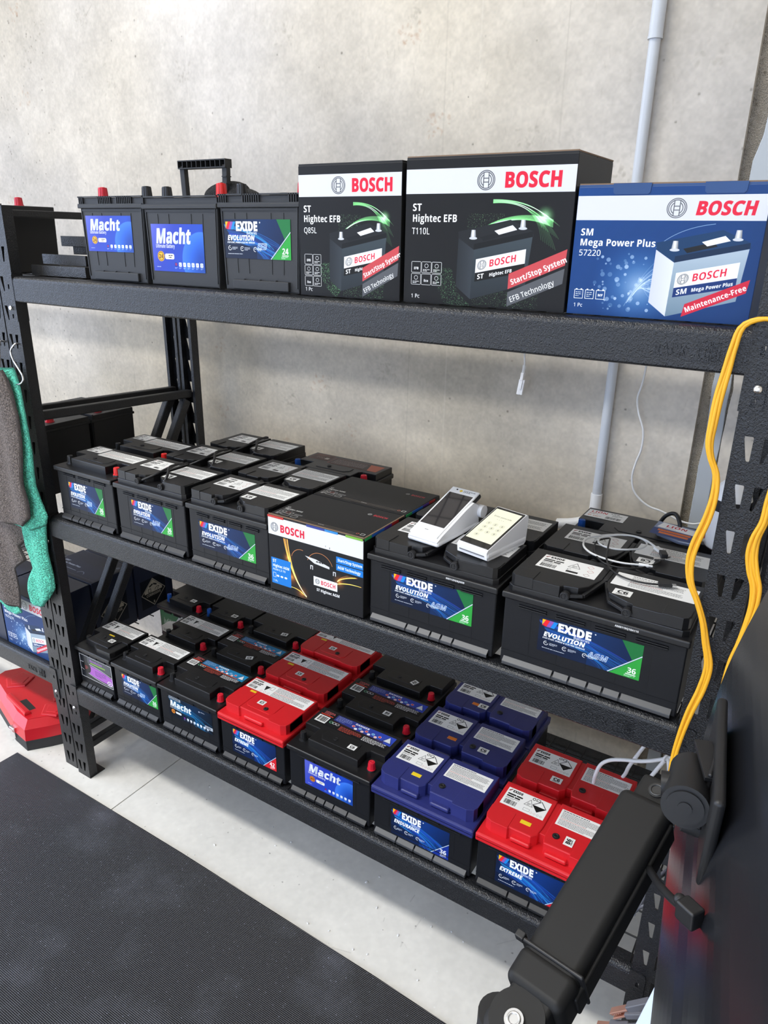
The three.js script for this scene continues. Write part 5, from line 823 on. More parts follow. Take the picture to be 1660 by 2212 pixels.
// ---------------------------------------------------------------- payment terminals
{
  const yB = YM + 0.1902;
  // terminal with a handset on a charging cradle
  const t = thing('payment_terminal', 'white payment terminal with dark screen resting in a charging cradle', 'payment terminal', [1.224, yB, -0.125], -0.1);
  const cr = [[0.075, 0.002], [0.078, 0.012], [0.06, 0.02], [-0.03, 0.052], [-0.06, 0.06], [-0.078, 0.05], [-0.085, 0.002]];
  const wedge = (pts, x0, x1) => bar(pts, x0, x1);
  part('cradle', [wedge(cr, -0.036, 0.036), box(-0.039, 0.039, 0.0005, 0.012, -0.084, 0.078, 0.006)], M.white, t);
  part('paper_roll', [new THREE.CylinderGeometry(0.014, 0.014, 0.03, 20).rotateZ(Math.PI / 2).translate(0.03, 0.034, -0.088)], M.white, t);
  const h = new THREE.Group(); h.name = 'handset'; h.position.set(-0.004, 0.04, -0.012); h.rotation.x = 0.33; t.add(h);
  part('shell', box(-0.037, 0.037, -0.009, 0.004, -0.088, 0.088, 0.0065, 3), M.black, h);
  part('face', box(-0.0345, 0.0345, 0.002, 0.0065, -0.0855, 0.0855, 0.003), M.white, h);
  part('screen', box(-0.03, 0.03, 0.006, 0.007, -0.064, 0.052, 0.0004), std(lin(0.02, 0.018, 0.02), 0.05), h);
  part('maker_mark', planeTop(-0.008, 0.01, 0.066, 0.071, 0.0067), print(160, 44, (x, w, hh) => { x.fillStyle = '#f1f1f1'; x.fillRect(0, 0, w, hh); greek(x, 10, 14, w - 20, 1, 20, '#333', 0.7); }), h);
  part('bank_mark', planeTop(-0.012, 0.03, -0.08, -0.07, 0.0067), print(220, 56, (x, w, hh) => { x.fillStyle = '#e9eaea'; x.fillRect(0, 0, w, hh); poly(x, [[26, 4], [50, 28], [26, 52], [4, 28]], '#e8c02a'); greek(x, 60, 10, w - 70, 2, 22, '#555', 0.5); }), h);
  part('camera_dot', new THREE.CylinderGeometry(0.002, 0.002, 0.0008, 12).translate(-0.018, 0.0069, -0.077), M.black, h);
  // square terminal
  const s = thing('payment_terminal', 'white payment terminal with lit passcode keypad screen', 'payment terminal', [1.343, yB, -0.112], -0.2);
  const sq = [[0.068, 0.004], [0.07, 0.02], [0.066, 0.0245], [-0.062, 0.064], [-0.068, 0.062], [-0.07, 0.055], [-0.066, 0.006], [-0.06, 0.001], [0.062, 0.001]];
  part('body', [wedge(sq, -0.036, 0.036), box(-0.0385, 0.0385, 0.006, 0.018, -0.066, 0.069, 0.005)], M.white, s);
  part('side_seam', [box(0.0355, 0.0372, 0.014, 0.0155, -0.06, 0.06), box(-0.03, 0.03, 0.0105, 0.0125, 0.0695, 0.0705)], M.greycable, s);
  const tilt = Math.atan2(0.0395, 0.128), sc = new THREE.Group(); sc.name = 'display'; sc.position.set(0, 0.0446, 0.002); sc.rotation.x = tilt; s.add(sc);
  part('bezel', box(-0.0345, 0.0345, -0.001, 0.0012, -0.065, 0.065, 0.001), std(lin(0.01, 0.01, 0.01), 0.08), sc);
  const keys = printTex(300, 560, (x, w, hh) => { x.fillStyle = '#d9d6bc'; x.fillRect(0, 0, w, hh); type(x, 'Enter passcode', w / 2, hh * 0.23, 30, '#4a4a42', { align: 'center', light: 1 }); for (let i = 0; i < 4; i++) { x.fillStyle = '#9a9888'; x.beginPath(); x.arc(w * (0.38 + i * 0.08), hh * 0.3, 4, 0, 7); x.fill(); } ['1', '2', '3', '4', '5', '6', '7', '8', '9', '0'].forEach((k, i) => { const c = i === 9 ? 0 : i % 3, r = i === 9 ? 3 : Math.floor(i / 3), cx = w * (0.24 + c * 0.26), cy = hh * (0.46 + r * 0.13); x.fillStyle = '#c9c7ae'; x.beginPath(); x.arc(cx, cy, 30, 0, 7); x.fill(); type(x, k, cx, cy + 10, 28, '#3c3c36', { align: 'center' }); }); type(x, '\u232b', w * 0.76, hh * 0.87, 26, '#3c3c36', { align: 'center', light: 1 }); });
  part('screen', planeTop(-0.031, 0.031, -0.058, 0.05, 0.0014), new THREE.MeshStandardMaterial({ map: keys, roughness: 0.08, emissive: lin(1, 1, 1), emissiveMap: keys, emissiveIntensity: 0.28 }), sc);
}

// ---------------------------------------------------------------- cables
{
  const up = (pts, dy) => pts.map(([x, y, z]) => [x, y + dy, z]);
  const coil = [[1.622, 1.151, -0.184], [1.5881, 1.15, -0.1744], [1.5518, 1.15, -0.1756], [1.5201, 1.15, -0.1888], [1.4982, 1.15, -0.2158], [1.4929, 1.15, -0.2533], [1.506, 1.15, -0.2805], [1.5288, 1.151, -0.3025], [1.5547, 1.153, -0.3143], [1.5815, 1.154, -0.3146], [1.6008, 1.154, -0.3012], [1.6066, 1.154, -0.285], [1.602, 1.154, -0.2591], [1.585, 1.155, -0.2363], [1.5612, 1.155, -0.2226], [1.5377, 1.155, -0.2232], [1.5219, 1.155, -0.2379], [1.5184, 1.156, -0.259], [1.5347, 1.158, -0.2822], [1.5568, 1.158, -0.3], [1.575, 1.158, -0.305], [1.6014, 1.157, -0.2987], [1.628, 1.155, -0.277]];
  const t = thing('charging_cable', 'white charging cable coiled on top of the wide rear battery', 'cable');
  part('wire', tube(coil, 0.0021, 160, 8), M.whitecable, t); part('plug', [rod(V(1.617, 1.151, -0.1825), V(1.634, 1.1505, -0.188), 0.0036, 12), rod(V(1.634, 1.1505, -0.188), V(1.641, 1.1505, -0.19), 0.0022, 10)], M.white, t);
  part('connector', [flatbar(V(1.626, 1.155, -0.278), V(1.648, 1.153, -0.258), 0.011, 0.006)], M.white, t); part('contact', flatbar(V(1.648, 1.153, -0.258), V(1.658, 1.152, -0.249), 0.01, 0.0045), M.steel, t);
  const b = thing('usb_cable', 'black usb cable looped under the white coil', 'cable');
  part('wire', [tube([[1.647, 1.153, -0.244], [1.6465, 1.1495, -0.2223], [1.6325, 1.1492, -0.1896], [1.613, 1.1492, -0.1636], [1.5854, 1.149, -0.1522], [1.5577, 1.1492, -0.1561], [1.5314, 1.1492, -0.1884], [1.5156, 1.1492, -0.2336], [1.516, 1.15, -0.26], [1.5308, 1.1505, -0.2825], [1.54, 1.156, -0.25], [1.546, 1.1565, -0.2205], [1.5569, 1.153, -0.1738], [1.5741, 1.1495, -0.1394], [1.6, 1.1495, -0.1157], [1.6272, 1.1495, -0.1085], [1.6514, 1.1495, -0.1112], [1.672, 1.15, -0.119]], 0.0018, 170, 7)], M.black, b);
  part('connector', [flatbar(V(1.668, 1.1505, -0.118), V(1.69, 1.1505, -0.127), 0.011, 0.006)], M.black, b); part('contact', flatbar(V(1.69, 1.1505, -0.127), V(1.697, 1.1505, -0.13), 0.008, 0.0026), M.steel, b);
  part('plug', [flatbar(V(1.642, 1.155, -0.262), V(1.652, 1.156, -0.238), 0.013, 0.009)], M.black, b); part('contact', flatbar(V(1.652, 1.152, -0.236), V(1.634, 1.151, -0.227), 0.011, 0.0045), M.steel, b);
  // cable hanging down the wall
  const w = thing('wall_cable', 'thin white cable hanging in waves down the concrete wall', 'cable');
  part('wire', tube([[1.462, 1.66, -0.7], [1.46, 1.52, -0.725], [1.4566, 1.4421, -0.73], [1.453, 1.3956, -0.73], [1.4465, 1.3596, -0.73], [1.4537, 1.3249, -0.73], [1.4716, 1.2793, -0.73], [1.4737, 1.2307, -0.73], [1.465, 1.1919, -0.73], [1.4608, 1.1532, -0.73], [1.4706, 1.1167, -0.73], [1.4915, 1.0951, -0.73], [1.5172, 1.0811, -0.73], [1.5412, 1.0772, -0.73], [1.5656, 1.0697, -0.73], [1.5958, 1.0597, -0.73], [1.6298, 1.0585, -0.73], [1.6605, 1.0743, -0.73], [1.6885, 1.1016, -0.73], [1.7236, 1.1432, -0.73], [1.78, 1.2, -0.73], [1.86, 1.24, -0.74]], 0.0027, 160, 8), M.whitecable, w);
  const p = thing('power_lead', 'white figure-eight power lead dangling below the top shelf', 'cable');
  part('wire', tube([[1.15, 1.615, -0.56], [1.15, 1.6225, -0.6], [1.15, 1.616, -0.634], [1.149, 1.55, -0.66], [1.1479, 1.4363, -0.7], [1.1498, 1.4145, -0.7]], 0.0026, 40, 8), M.whitecable, p);
  part('strain_relief', rod(V(1.1498, 1.416, -0.7), V(1.1475, 1.392, -0.7), 0.0046, 10), M.whitecable, p);
  const pl = part('plug', [flatbar(V(1.1478, 1.396, -0.7), V(1.1455, 1.374, -0.7), 0.014, 0.0085), flatbar(V(1.143, 1.377, -0.7), V(1.1375, 1.336, -0.7), 0.0075, 0.0085), flatbar(V(1.1508, 1.377, -0.7), V(1.1455, 1.336, -0.7), 0.0075, 0.0085), flatbar(V(1.147, 1.377, -0.7), V(1.1445, 1.352, -0.7), 0.014, 0.006)], M.white, p);
  // cables tied to the rack at the right
  const lw = thing('white_flex', 'white electrical flex bending over the dark red batteries at the right post', 'cable');
  part('wire', [tube([[1.576, 0.55, -0.265], [1.58, 0.585, -0.255], [1.5903, 0.621, -0.25], [1.6069, 0.639, -0.25], [1.6331, 0.6522, -0.25], [1.6669, 0.6639, -0.25], [1.6945, 0.6778, -0.25], [1.7252, 0.699, -0.25], [1.75, 0.72, -0.25]], 0.0043, 50, 8), tube([[1.61, 0.5, -0.352], [1.6317, 0.559, -0.325], [1.6417, 0.6034, -0.3], [1.6642, 0.6653, -0.3], [1.7, 0.75, -0.32], [1.72, 0.8, -0.34]], 0.0043, 40, 8), tube([[1.685, 0.6, -0.26], [1.7033, 0.6509, -0.25], [1.7139, 0.6781, -0.25], [1.7232, 0.6995, -0.248], [1.735, 0.66, -0.24], [1.745, 0.62, -0.24]], 0.0043, 40, 8)], M.whitecable, lw);
  part('cable_tie', new THREE.TorusGeometry(0.009, 0.0022, 6, 18).rotateY(1).translate(1.722, 0.697, -0.249), M.white, lw);
  const gl = thing('grey_flex', 'grey electrical flex looped and tied at the right post', 'cable');
  part('wire', [tube([[1.768, 0.78, -0.06], [1.7641, 0.7157, -0.05], [1.7641, 0.6777, -0.05], [1.7601, 0.6411, -0.05], [1.7486, 0.5996, -0.05], [1.741, 0.5593, -0.05], [1.7374, 0.5205, -0.05], [1.7346, 0.4877, -0.05], [1.7336, 0.47, -0.05], [1.739, 0.462, -0.05], [1.742, 0.476, -0.05]], 0.0052, 70, 8), tube([[1.722, 0.6, -0.06], [1.7243, 0.5494, -0.05], [1.7263, 0.5013, -0.05], [1.7252, 0.4755, -0.05], [1.7373, 0.4681, -0.045], [1.7489, 0.5029, -0.045], [1.7598, 0.5524, -0.045], [1.7799, 0.5942, -0.045], [1.8, 0.63, -0.045]], 0.0046, 70, 8), tube([[1.7392, 0.4743, -0.045], [1.755, 0.4919, -0.045], [1.7731, 0.4909, -0.045], [1.7945, 0.4848, -0.045], [1.82, 0.47, -0.045]], 0.0052, 40, 8)], M.greycable, gl);
  part('cable_tie', [new THREE.TorusGeometry(0.0095, 0.002, 6, 18).rotateX(1.3).translate(1.7345, 0.472, -0.048), box(1.731, 1.741, 0.452, 0.466, -0.05, -0.046)], M.greycable, gl);
}
{ // yellow extension leads hung over the right post
  const y1 = [[1.86, 1.64, 0.018], [1.82, 1.642, 0.018], [1.7843, 1.6357, 0.018], [1.7619, 1.6342, 0.018], [1.7435, 1.6235, 0.018], [1.7367, 1.5946, 0.017], [1.7333, 1.562, 0.016], [1.729, 1.5216, 0.015], [1.7278, 1.4874, 0.015], [1.7279, 1.4526, 0.015], [1.7332, 1.4322, 0.015], [1.7441, 1.409, 0.015], [1.7475, 1.3769, 0.015], [1.7439, 1.3389, 0.015], [1.733, 1.2902, 0.015], [1.7307, 1.262, 0.015], [1.7368, 1.2275, 0.015], [1.7511, 1.1989, 0.015], [1.7654, 1.166, 0.016], [1.7752, 1.1313, 0.016], [1.7858, 1.092, 0.016], [1.7826, 1.0468, 0.016], [1.7724, 0.9975, 0.017], [1.7653, 0.9477, 0.017], [1.7616, 0.8978, 0.017], [1.7636, 0.8592, 0.017], [1.78, 0.8, 0.02], [1.82, 0.7, 0.03], [1.86, 0.62, 0.04], [1.9, 0.66, 0.03]];
  const y2 = [[1.9, 1.5, 0.02], [1.84, 1.45, 0.018], [1.826, 1.4139, 0.017], [1.8213, 1.3813, 0.016], [1.82, 1.3486, 0.016], [1.8138, 1.3213, 0.016], [1.8135, 1.295, 0.016], [1.8205, 1.2664, 0.016], [1.8281, 1.2453, 0.016], [1.8305, 1.2146, 0.016], [1.8279, 1.1817, 0.016], [1.8235, 1.1434, 0.016], [1.8183, 1.1037, 0.016], [1.82, 1.0, 0.02], [1.85, 0.8, 0.03]];
  [[y1, 'yellow extension lead hanging across the right post from the top beam'], [y2, 'yellow extension lead hanging between the right post and the monitor']].forEach(([pts, label], i) => {
    const t = thing('extension_lead', label, 'cable', [0, 0, 0], 0), n = i ? 4 : 3;
    for (let k = 0; k < n; k++) part('strand', tube(pts.map(([x, y, z], j) => [x + (k - (n - 1) / 2) * 0.0042 * (0.75 + 0.25 * Math.cos(j * 0.9)), y, z + (k % 2) * 0.0028 * Math.cos(j * 0.7)]), 0.0031, 140, 8), M.yellow, t);
  });
}

// ---------------------------------------------------------------- towel on S-hooks
{
  const fuzz = noiseField(256, 48, 3, 0.8, 41), fuzzBump = greyTex(fuzz, 256, 0.15, 0.2, 0.8);
  const cloth = (r, g, b) => { const m = metric(new THREE.MeshPhysicalMaterial({ map: colourTex(256, 0.15, (i) => { const k = 0.55 + fuzz[i] * 0.92; return [r * k, g * k, b * k]; }), roughness: 1, bumpMap: fuzzBump, bumpScale: 0.006, sheen: 0.4, sheenRoughness: 0.8 })); return m; };
  const brown = cloth(112, 102, 96), teal = cloth(98, 205, 175);
  // soft cloth between a left and a right outline, given as [y, xLeft, xRight] rows, with vertical folds
  function sheet(rows, z, th, amp, freq, ph, bow = 0) {
    const n = 46, m = 30, P = [], at = (v) => { const f = v * (rows.length - 1), i = Math.min(rows.length - 2, Math.floor(f)), t = f - i, s = t * t * (3 - 2 * t) * 0.5 + t * 0.5; return rows[i].map((q, k) => q + (rows[i + 1][k] - q) * s); };
    for (let j = 0; j <= n; j++) { const [y, a, b] = at(j / n); for (let i = 0; i <= m; i++) { const u = i / m, x = a + (b - a) * u, edge = Math.min(1, Math.min(u, 1 - u) * 7, Math.min(j, n - j) * 0.35), k = Math.sqrt(edge); const w = amp * Math.sin(x * freq + y * 3 + ph) + amp * 0.5 * Math.sin(x * freq * 0.43 - y * 11 + ph * 2) + amp * 0.3 * Math.sin(y * 31 + x * 17); P.push([x, y - bow * Math.sin(u * Math.PI), z + w + (th * k) / 2, z + w - (th * k) / 2]); } }
    const pos = [], id = (i, j) => P[j * (m + 1) + i], v = (p, s) => [p[0], p[1], p[s]], uv = [];
    const tri = (a, b, c) => { for (const q of [a, b, c]) { pos.push(...q); uv.push(q[0], q[1]); } };
    for (let j = 0; j < n; j++) for (let i = 0; i < m; i++) { const a = id(i, j), b = id(i + 1, j), c = id(i + 1, j + 1), d = id(i, j + 1); tri(v(a, 2), v(d, 2), v(c, 2)); tri(v(a, 2), v(c, 2), v(b, 2)); tri(v(a, 3), v(c, 3), v(d, 3)); tri(v(a, 3), v(b, 3), v(c, 3)); }
    const g = new THREE.BufferGeometry(); g.setAttribute('position', new THREE.Float32BufferAttribute(pos, 3)); g.setAttribute('uv', new THREE.Float32BufferAttribute(uv, 2)); const w = mergeVertices(g, 1e-5); w.computeVertexNormals(); return w;
  }
  const t = thing('towel', 'grey-brown plush towel with teal underside hanging from steel hooks', 'towel');
  part('front_fold', sheet([[1.379, -0.16, -0.038], [1.35, -0.24, -0.024], [1.3157, -0.27, -0.0141], [1.2532, -0.29, -0.0035], [1.174, -0.3, -0.0074], [1.064, -0.31, -0.0168], [1.0024, -0.33, -0.0107], [0.955, -0.34, -0.016], [0.92, -0.33, -0.06]], 0.044, 0.016, 0.006, 48, 0.4, 0.01), brown, t);
  part('hem', sheet([[1.383, -0.15, -0.022], [1.35, -0.2, -0.008], [1.32, -0.2, 0.002], [1.2554, -0.22, 0.0119], [1.1635, -0.22, 0.009], [1.0539, -0.22, 0.003], [1.0072, -0.25, 0.0125], [0.9615, -0.3, 0.027], [0.93, -0.32, 0.012], [0.905, -0.31, -0.05]], 0.029, 0.014, 0.005, 40, 1.0, 0.004), teal, t);
  part('lower_fold', sheet([[0.945, -0.37, -0.07], [0.9, -0.38, -0.085], [0.8622, -0.39, -0.1006], [0.8274, -0.4, -0.145], [0.7833, -0.41, -0.128], [0.7342, -0.41, -0.2], [0.66, -0.42, -0.205], [0.59, -0.4, -0.212]], 0.02, 0.012, 0.006, 55, 1.9), brown, t);
  part('tail', sheet([[0.955, -0.09, 0.013], [0.9239, -0.12, -0.002], [0.88, -0.125, -0.006], [0.8341, -0.125, -0.0092], [0.7628, -0.107, -0.006], [0.72, -0.13, -0.006], [0.68, -0.147, -0.03], [0.645, -0.135, -0.075], [0.632, -0.115, -0.09]], 0.016, 0.016, 0.005, 70, 2.4), teal, t);
  part('tail_edge', sheet([[0.66, -0.43, -0.3], [0.62, -0.42, -0.245], [0.6, -0.41, -0.225], [0.575, -0.33, -0.21], [0.56, -0.29, -0.24]], 0.012, 0.012, 0.002, 30, 1), teal, t);
  const hook = (label, pts) => single('s_hook', label, 'hook', tube(pts, 0.0026, 70, 10), M.steel, 'steel hooks holding the towel');
  hook('bent steel hook hanging from the post hole beside the towel fold', [[-0.021, 1.434, -0.012], [-0.021, 1.442, -0.004], [-0.02, 1.445, 0.006], [-0.0259, 1.4358, 0.014], [-0.0337, 1.4228, 0.016], [-0.0285, 1.4035, 0.016], [-0.0054, 1.3797, 0.018], [0.0109, 1.3628, 0.02], [0.0122, 1.3517, 0.022], [-0.01, 1.3391, 0.024], [-0.0345, 1.3426, 0.026], [-0.0489, 1.3524, 0.028], [-0.052, 1.362, 0.03]]);
  hook('bent steel hook half hidden by the towel top', [[-0.094, 1.436, -0.016], [-0.094, 1.443, -0.006], [-0.09, 1.446, 0.006], [-0.0861, 1.4341, 0.014], [-0.0858, 1.4054, 0.018], [-0.0757, 1.3799, 0.03], [-0.0746, 1.365, 0.036], [-0.085, 1.356, 0.036], [-0.1, 1.36, 0.036]]);
}

// ---------------------------------------------------------------- red tool case under the left rack
{
  const t = thing('tool_case', 'red and black blow-moulded tool case lying on the floor', 'tool case');
  const plan = [[-0.389, 0.021], [-0.303, 0.032], [-0.255, -0.03], [-0.2, -0.113], [-0.235, -0.175], [-0.45, -0.44], [-0.5, -0.43], [-0.7, -0.12], [-0.69, -0.07]];
  const cx = -0.42, cz = -0.2, sc = (k) => plan.map(([x, z]) => [cx + (x - cx) * k, cz + (z - cz) * k]);
  part('base', slab(sc(1), 0.0005, 0.042, 0.006), M.blackmat, t);
  M.redcase = metric(std(lin(0.62, 0.012, 0.022), 0.3));
  const ringGeo = (a, y0, b, y1) => { const pos = []; for (let i = 0; i < a.length; i++) { const j = (i + 1) % a.length, p = (q, y) => [q[0], y, q[1]]; pos.push(...p(a[i], y0), ...p(a[j], y0), ...p(b[j], y1), ...p(a[i], y0), ...p(b[j], y1), ...p(b[i], y1)); } const g = new THREE.BufferGeometry(); g.setAttribute('position', new THREE.Float32BufferAttribute(pos, 3)); g.setAttribute('uv', new THREE.Float32BufferAttribute(new Array((pos.length / 3) * 2).fill(0), 2)); g.computeVertexNormals(); return g; };
  const shell = [ringGeo(sc(1.005), 0.042, sc(0.985), 0.085), ringGeo(sc(0.985), 0.085, sc(0.88), 0.112), slab(sc(0.885), 0.1, 0.1125)];
  part('shell', shell, M.redcase, t);
  const pent = (x, z, r, rot) => { const q = []; for (let i = 0; i < 5; i++) { const a = rot - (i * 6.283) / 5; q.push([x + Math.cos(a) * r, z + Math.sin(a) * r]); } return q; };
  for (const [x, z, r, k] of [[-0.29, -0.085, 0.05, 0.5], [-0.56, -0.12, 0.055, 0.2], [-0.48, -0.3, 0.05, 0.8]]) part('raised_panel', [slab(pent(x, z, r, k), 0.111, 0.118, 0.004), slab(pent(x, z, r * 0.62, k), 0.117, 0.1195, 0.0012)], M.redcase, t);
  part('handle_recess', [slab([[-0.44, -0.035], [-0.36, -0.02], [-0.35, -0.05], [-0.43, -0.065]], 0.1115, 0.1132)], M.blackmat, t); part('grip', slab([[-0.5, -0.03], [-0.34, -0.0], [-0.335, -0.022], [-0.5, -0.05]], 0.112, 0.125, 0.006), M.redcase, t);
  part('stripe', [slab([[-0.35, -0.12], [-0.33, -0.11], [-0.26, -0.21], [-0.28, -0.22]], 0.111, 0.1165, 0.002)], M.redcase, t);
  part('latch', [box(-0.405, -0.375, 0.02, 0.062, 0.012, 0.03, 0.003), tube([[-0.405, 0.05, 0.03], [-0.395, 0.06, 0.036], [-0.38, 0.06, 0.036], [-0.372, 0.05, 0.032]], 0.002, 16, 6)], M.steel, t);
  part('sticker', planeTop(-0.31, -0.25, -0.235, -0.2, 0.1135, 0.5), print(200, 110, (x, w, h) => { x.fillStyle = '#d9c41c'; x.fillRect(0, 0, w, h); greek(x, 14, 18, w - 28, 4, 22, '#222', 0.6); }), t);
}

// ---------------------------------------------------------------- bottle seen through the right post
{
  const t = thing('spray_bottle', 'white bottle with dark neck behind the perforated right post', 'bottle', [1.734, YM + 0.1782, -0.42]);
  const lathe = (pts) => new THREE.LatheGeometry(pts.map(([r, y]) => new THREE.Vector2(r, y)), 28);
  part('body', lathe([[0.0001, 0], [0.036, 0], [0.038, 0.004], [0.038, 0.075], [0.037, 0.078], [0.038, 0.081], [0.038, 0.11], [0.03, 0.135], [0.016, 0.15]]), M.white, t);
  part('band', lathe([[0.0382, 0.085], [0.0386, 0.086], [0.0386, 0.108], [0.0382, 0.109]]), M.black, t); part('neck', lathe([[0.016, 0.148], [0.0165, 0.15], [0.0165, 0.175], [0.0001, 0.178]]), M.white, t);
}

// ---------------------------------------------------------------- board and jumper clamps by the right post
{
  const a = V(1.8206, 0.4982, 0.07), b = V(1.7945, 0.3705, 0.11), dir = a.clone().sub(b).normalize(), foot = b.clone().addScaledVector(dir, -(b.y - 0.018) / dir.y), top = a.clone().addScaledVector(dir, 0.16);
  const right = V(0.78, -0.1, 0.4).normalize();
  const t = thing('white_bar', 'pale aluminium-edged bar leaning against the right post', 'bar');
  const off = right.clone().multiplyScalar(0.024), up = new THREE.Vector3().crossVectors(right, dir);
  part('face', flatbar(foot.clone().add(off), top.clone().add(off), 0.046, 0.016, up), std(lin(0.6, 0.68, 0.8), 0.3), t);
  const off2 = right.clone().multiplyScalar(0.052); part('edge_strip', flatbar(foot.clone().add(off2), top.clone().add(off2), 0.01, 0.012, up), M.white, t);
  const c = thing('jumper_clamps', 'pair of copper jumper clamps with grey grips beside the leaning bar', 'clamps');
  [[V(1.742, 0.306, 0.062), V(1.80, 0.372, 0.062)], [V(1.722, 0.262, 0.07), V(1.772, 0.296, 0.07)]].forEach(([p, q], i) => {
    const d = q.clone().sub(p).normalize(), m = p.clone().lerp(q, 0.5);
    part('grip', [flatbar(m, q.clone().addScaledVector(d, 0.01), 0.017, 0.014), flatbar(m.clone().add(V(0, -0.012, 0.006)), q.clone().addScaledVector(d, 0.008).add(V(0.004, -0.016, 0.01)), 0.015, 0.011)], M.greycable, c);
    const n = V(-d.y, d.x, 0); const jaw = [flatbar(p, m, 0.015, 0.0035), flatbar(p.clone().addScaledVector(n, -0.011), m.clone().addScaledVector(n, -0.01), 0.015, 0.0035), rod(m.clone().addScaledVector(n, 0.003), m.clone().addScaledVector(n, -0.014), 0.006, 12)];
    for (let k = 0; k < 5; k++) jaw.push(flatbar(p.clone().addScaledVector(d, 0.003 + k * 0.005).addScaledVector(n, -0.002), p.clone().addScaledVector(d, 0.004 + k * 0.005).addScaledVector(n, -0.0045), 0.014, 0.003));
    part('jaw', jaw, M.copper, c);
    part('lead', tube([q, q.clone().add(V(0.03, 0.03, 0)), V(1.85, 0.4 - i * 0.05, 0.04), V(1.87, 0.2, 0.05), V(1.88, 0.006, 0.08)], 0.005, 40, 8), M.greycable, c);
  });
}

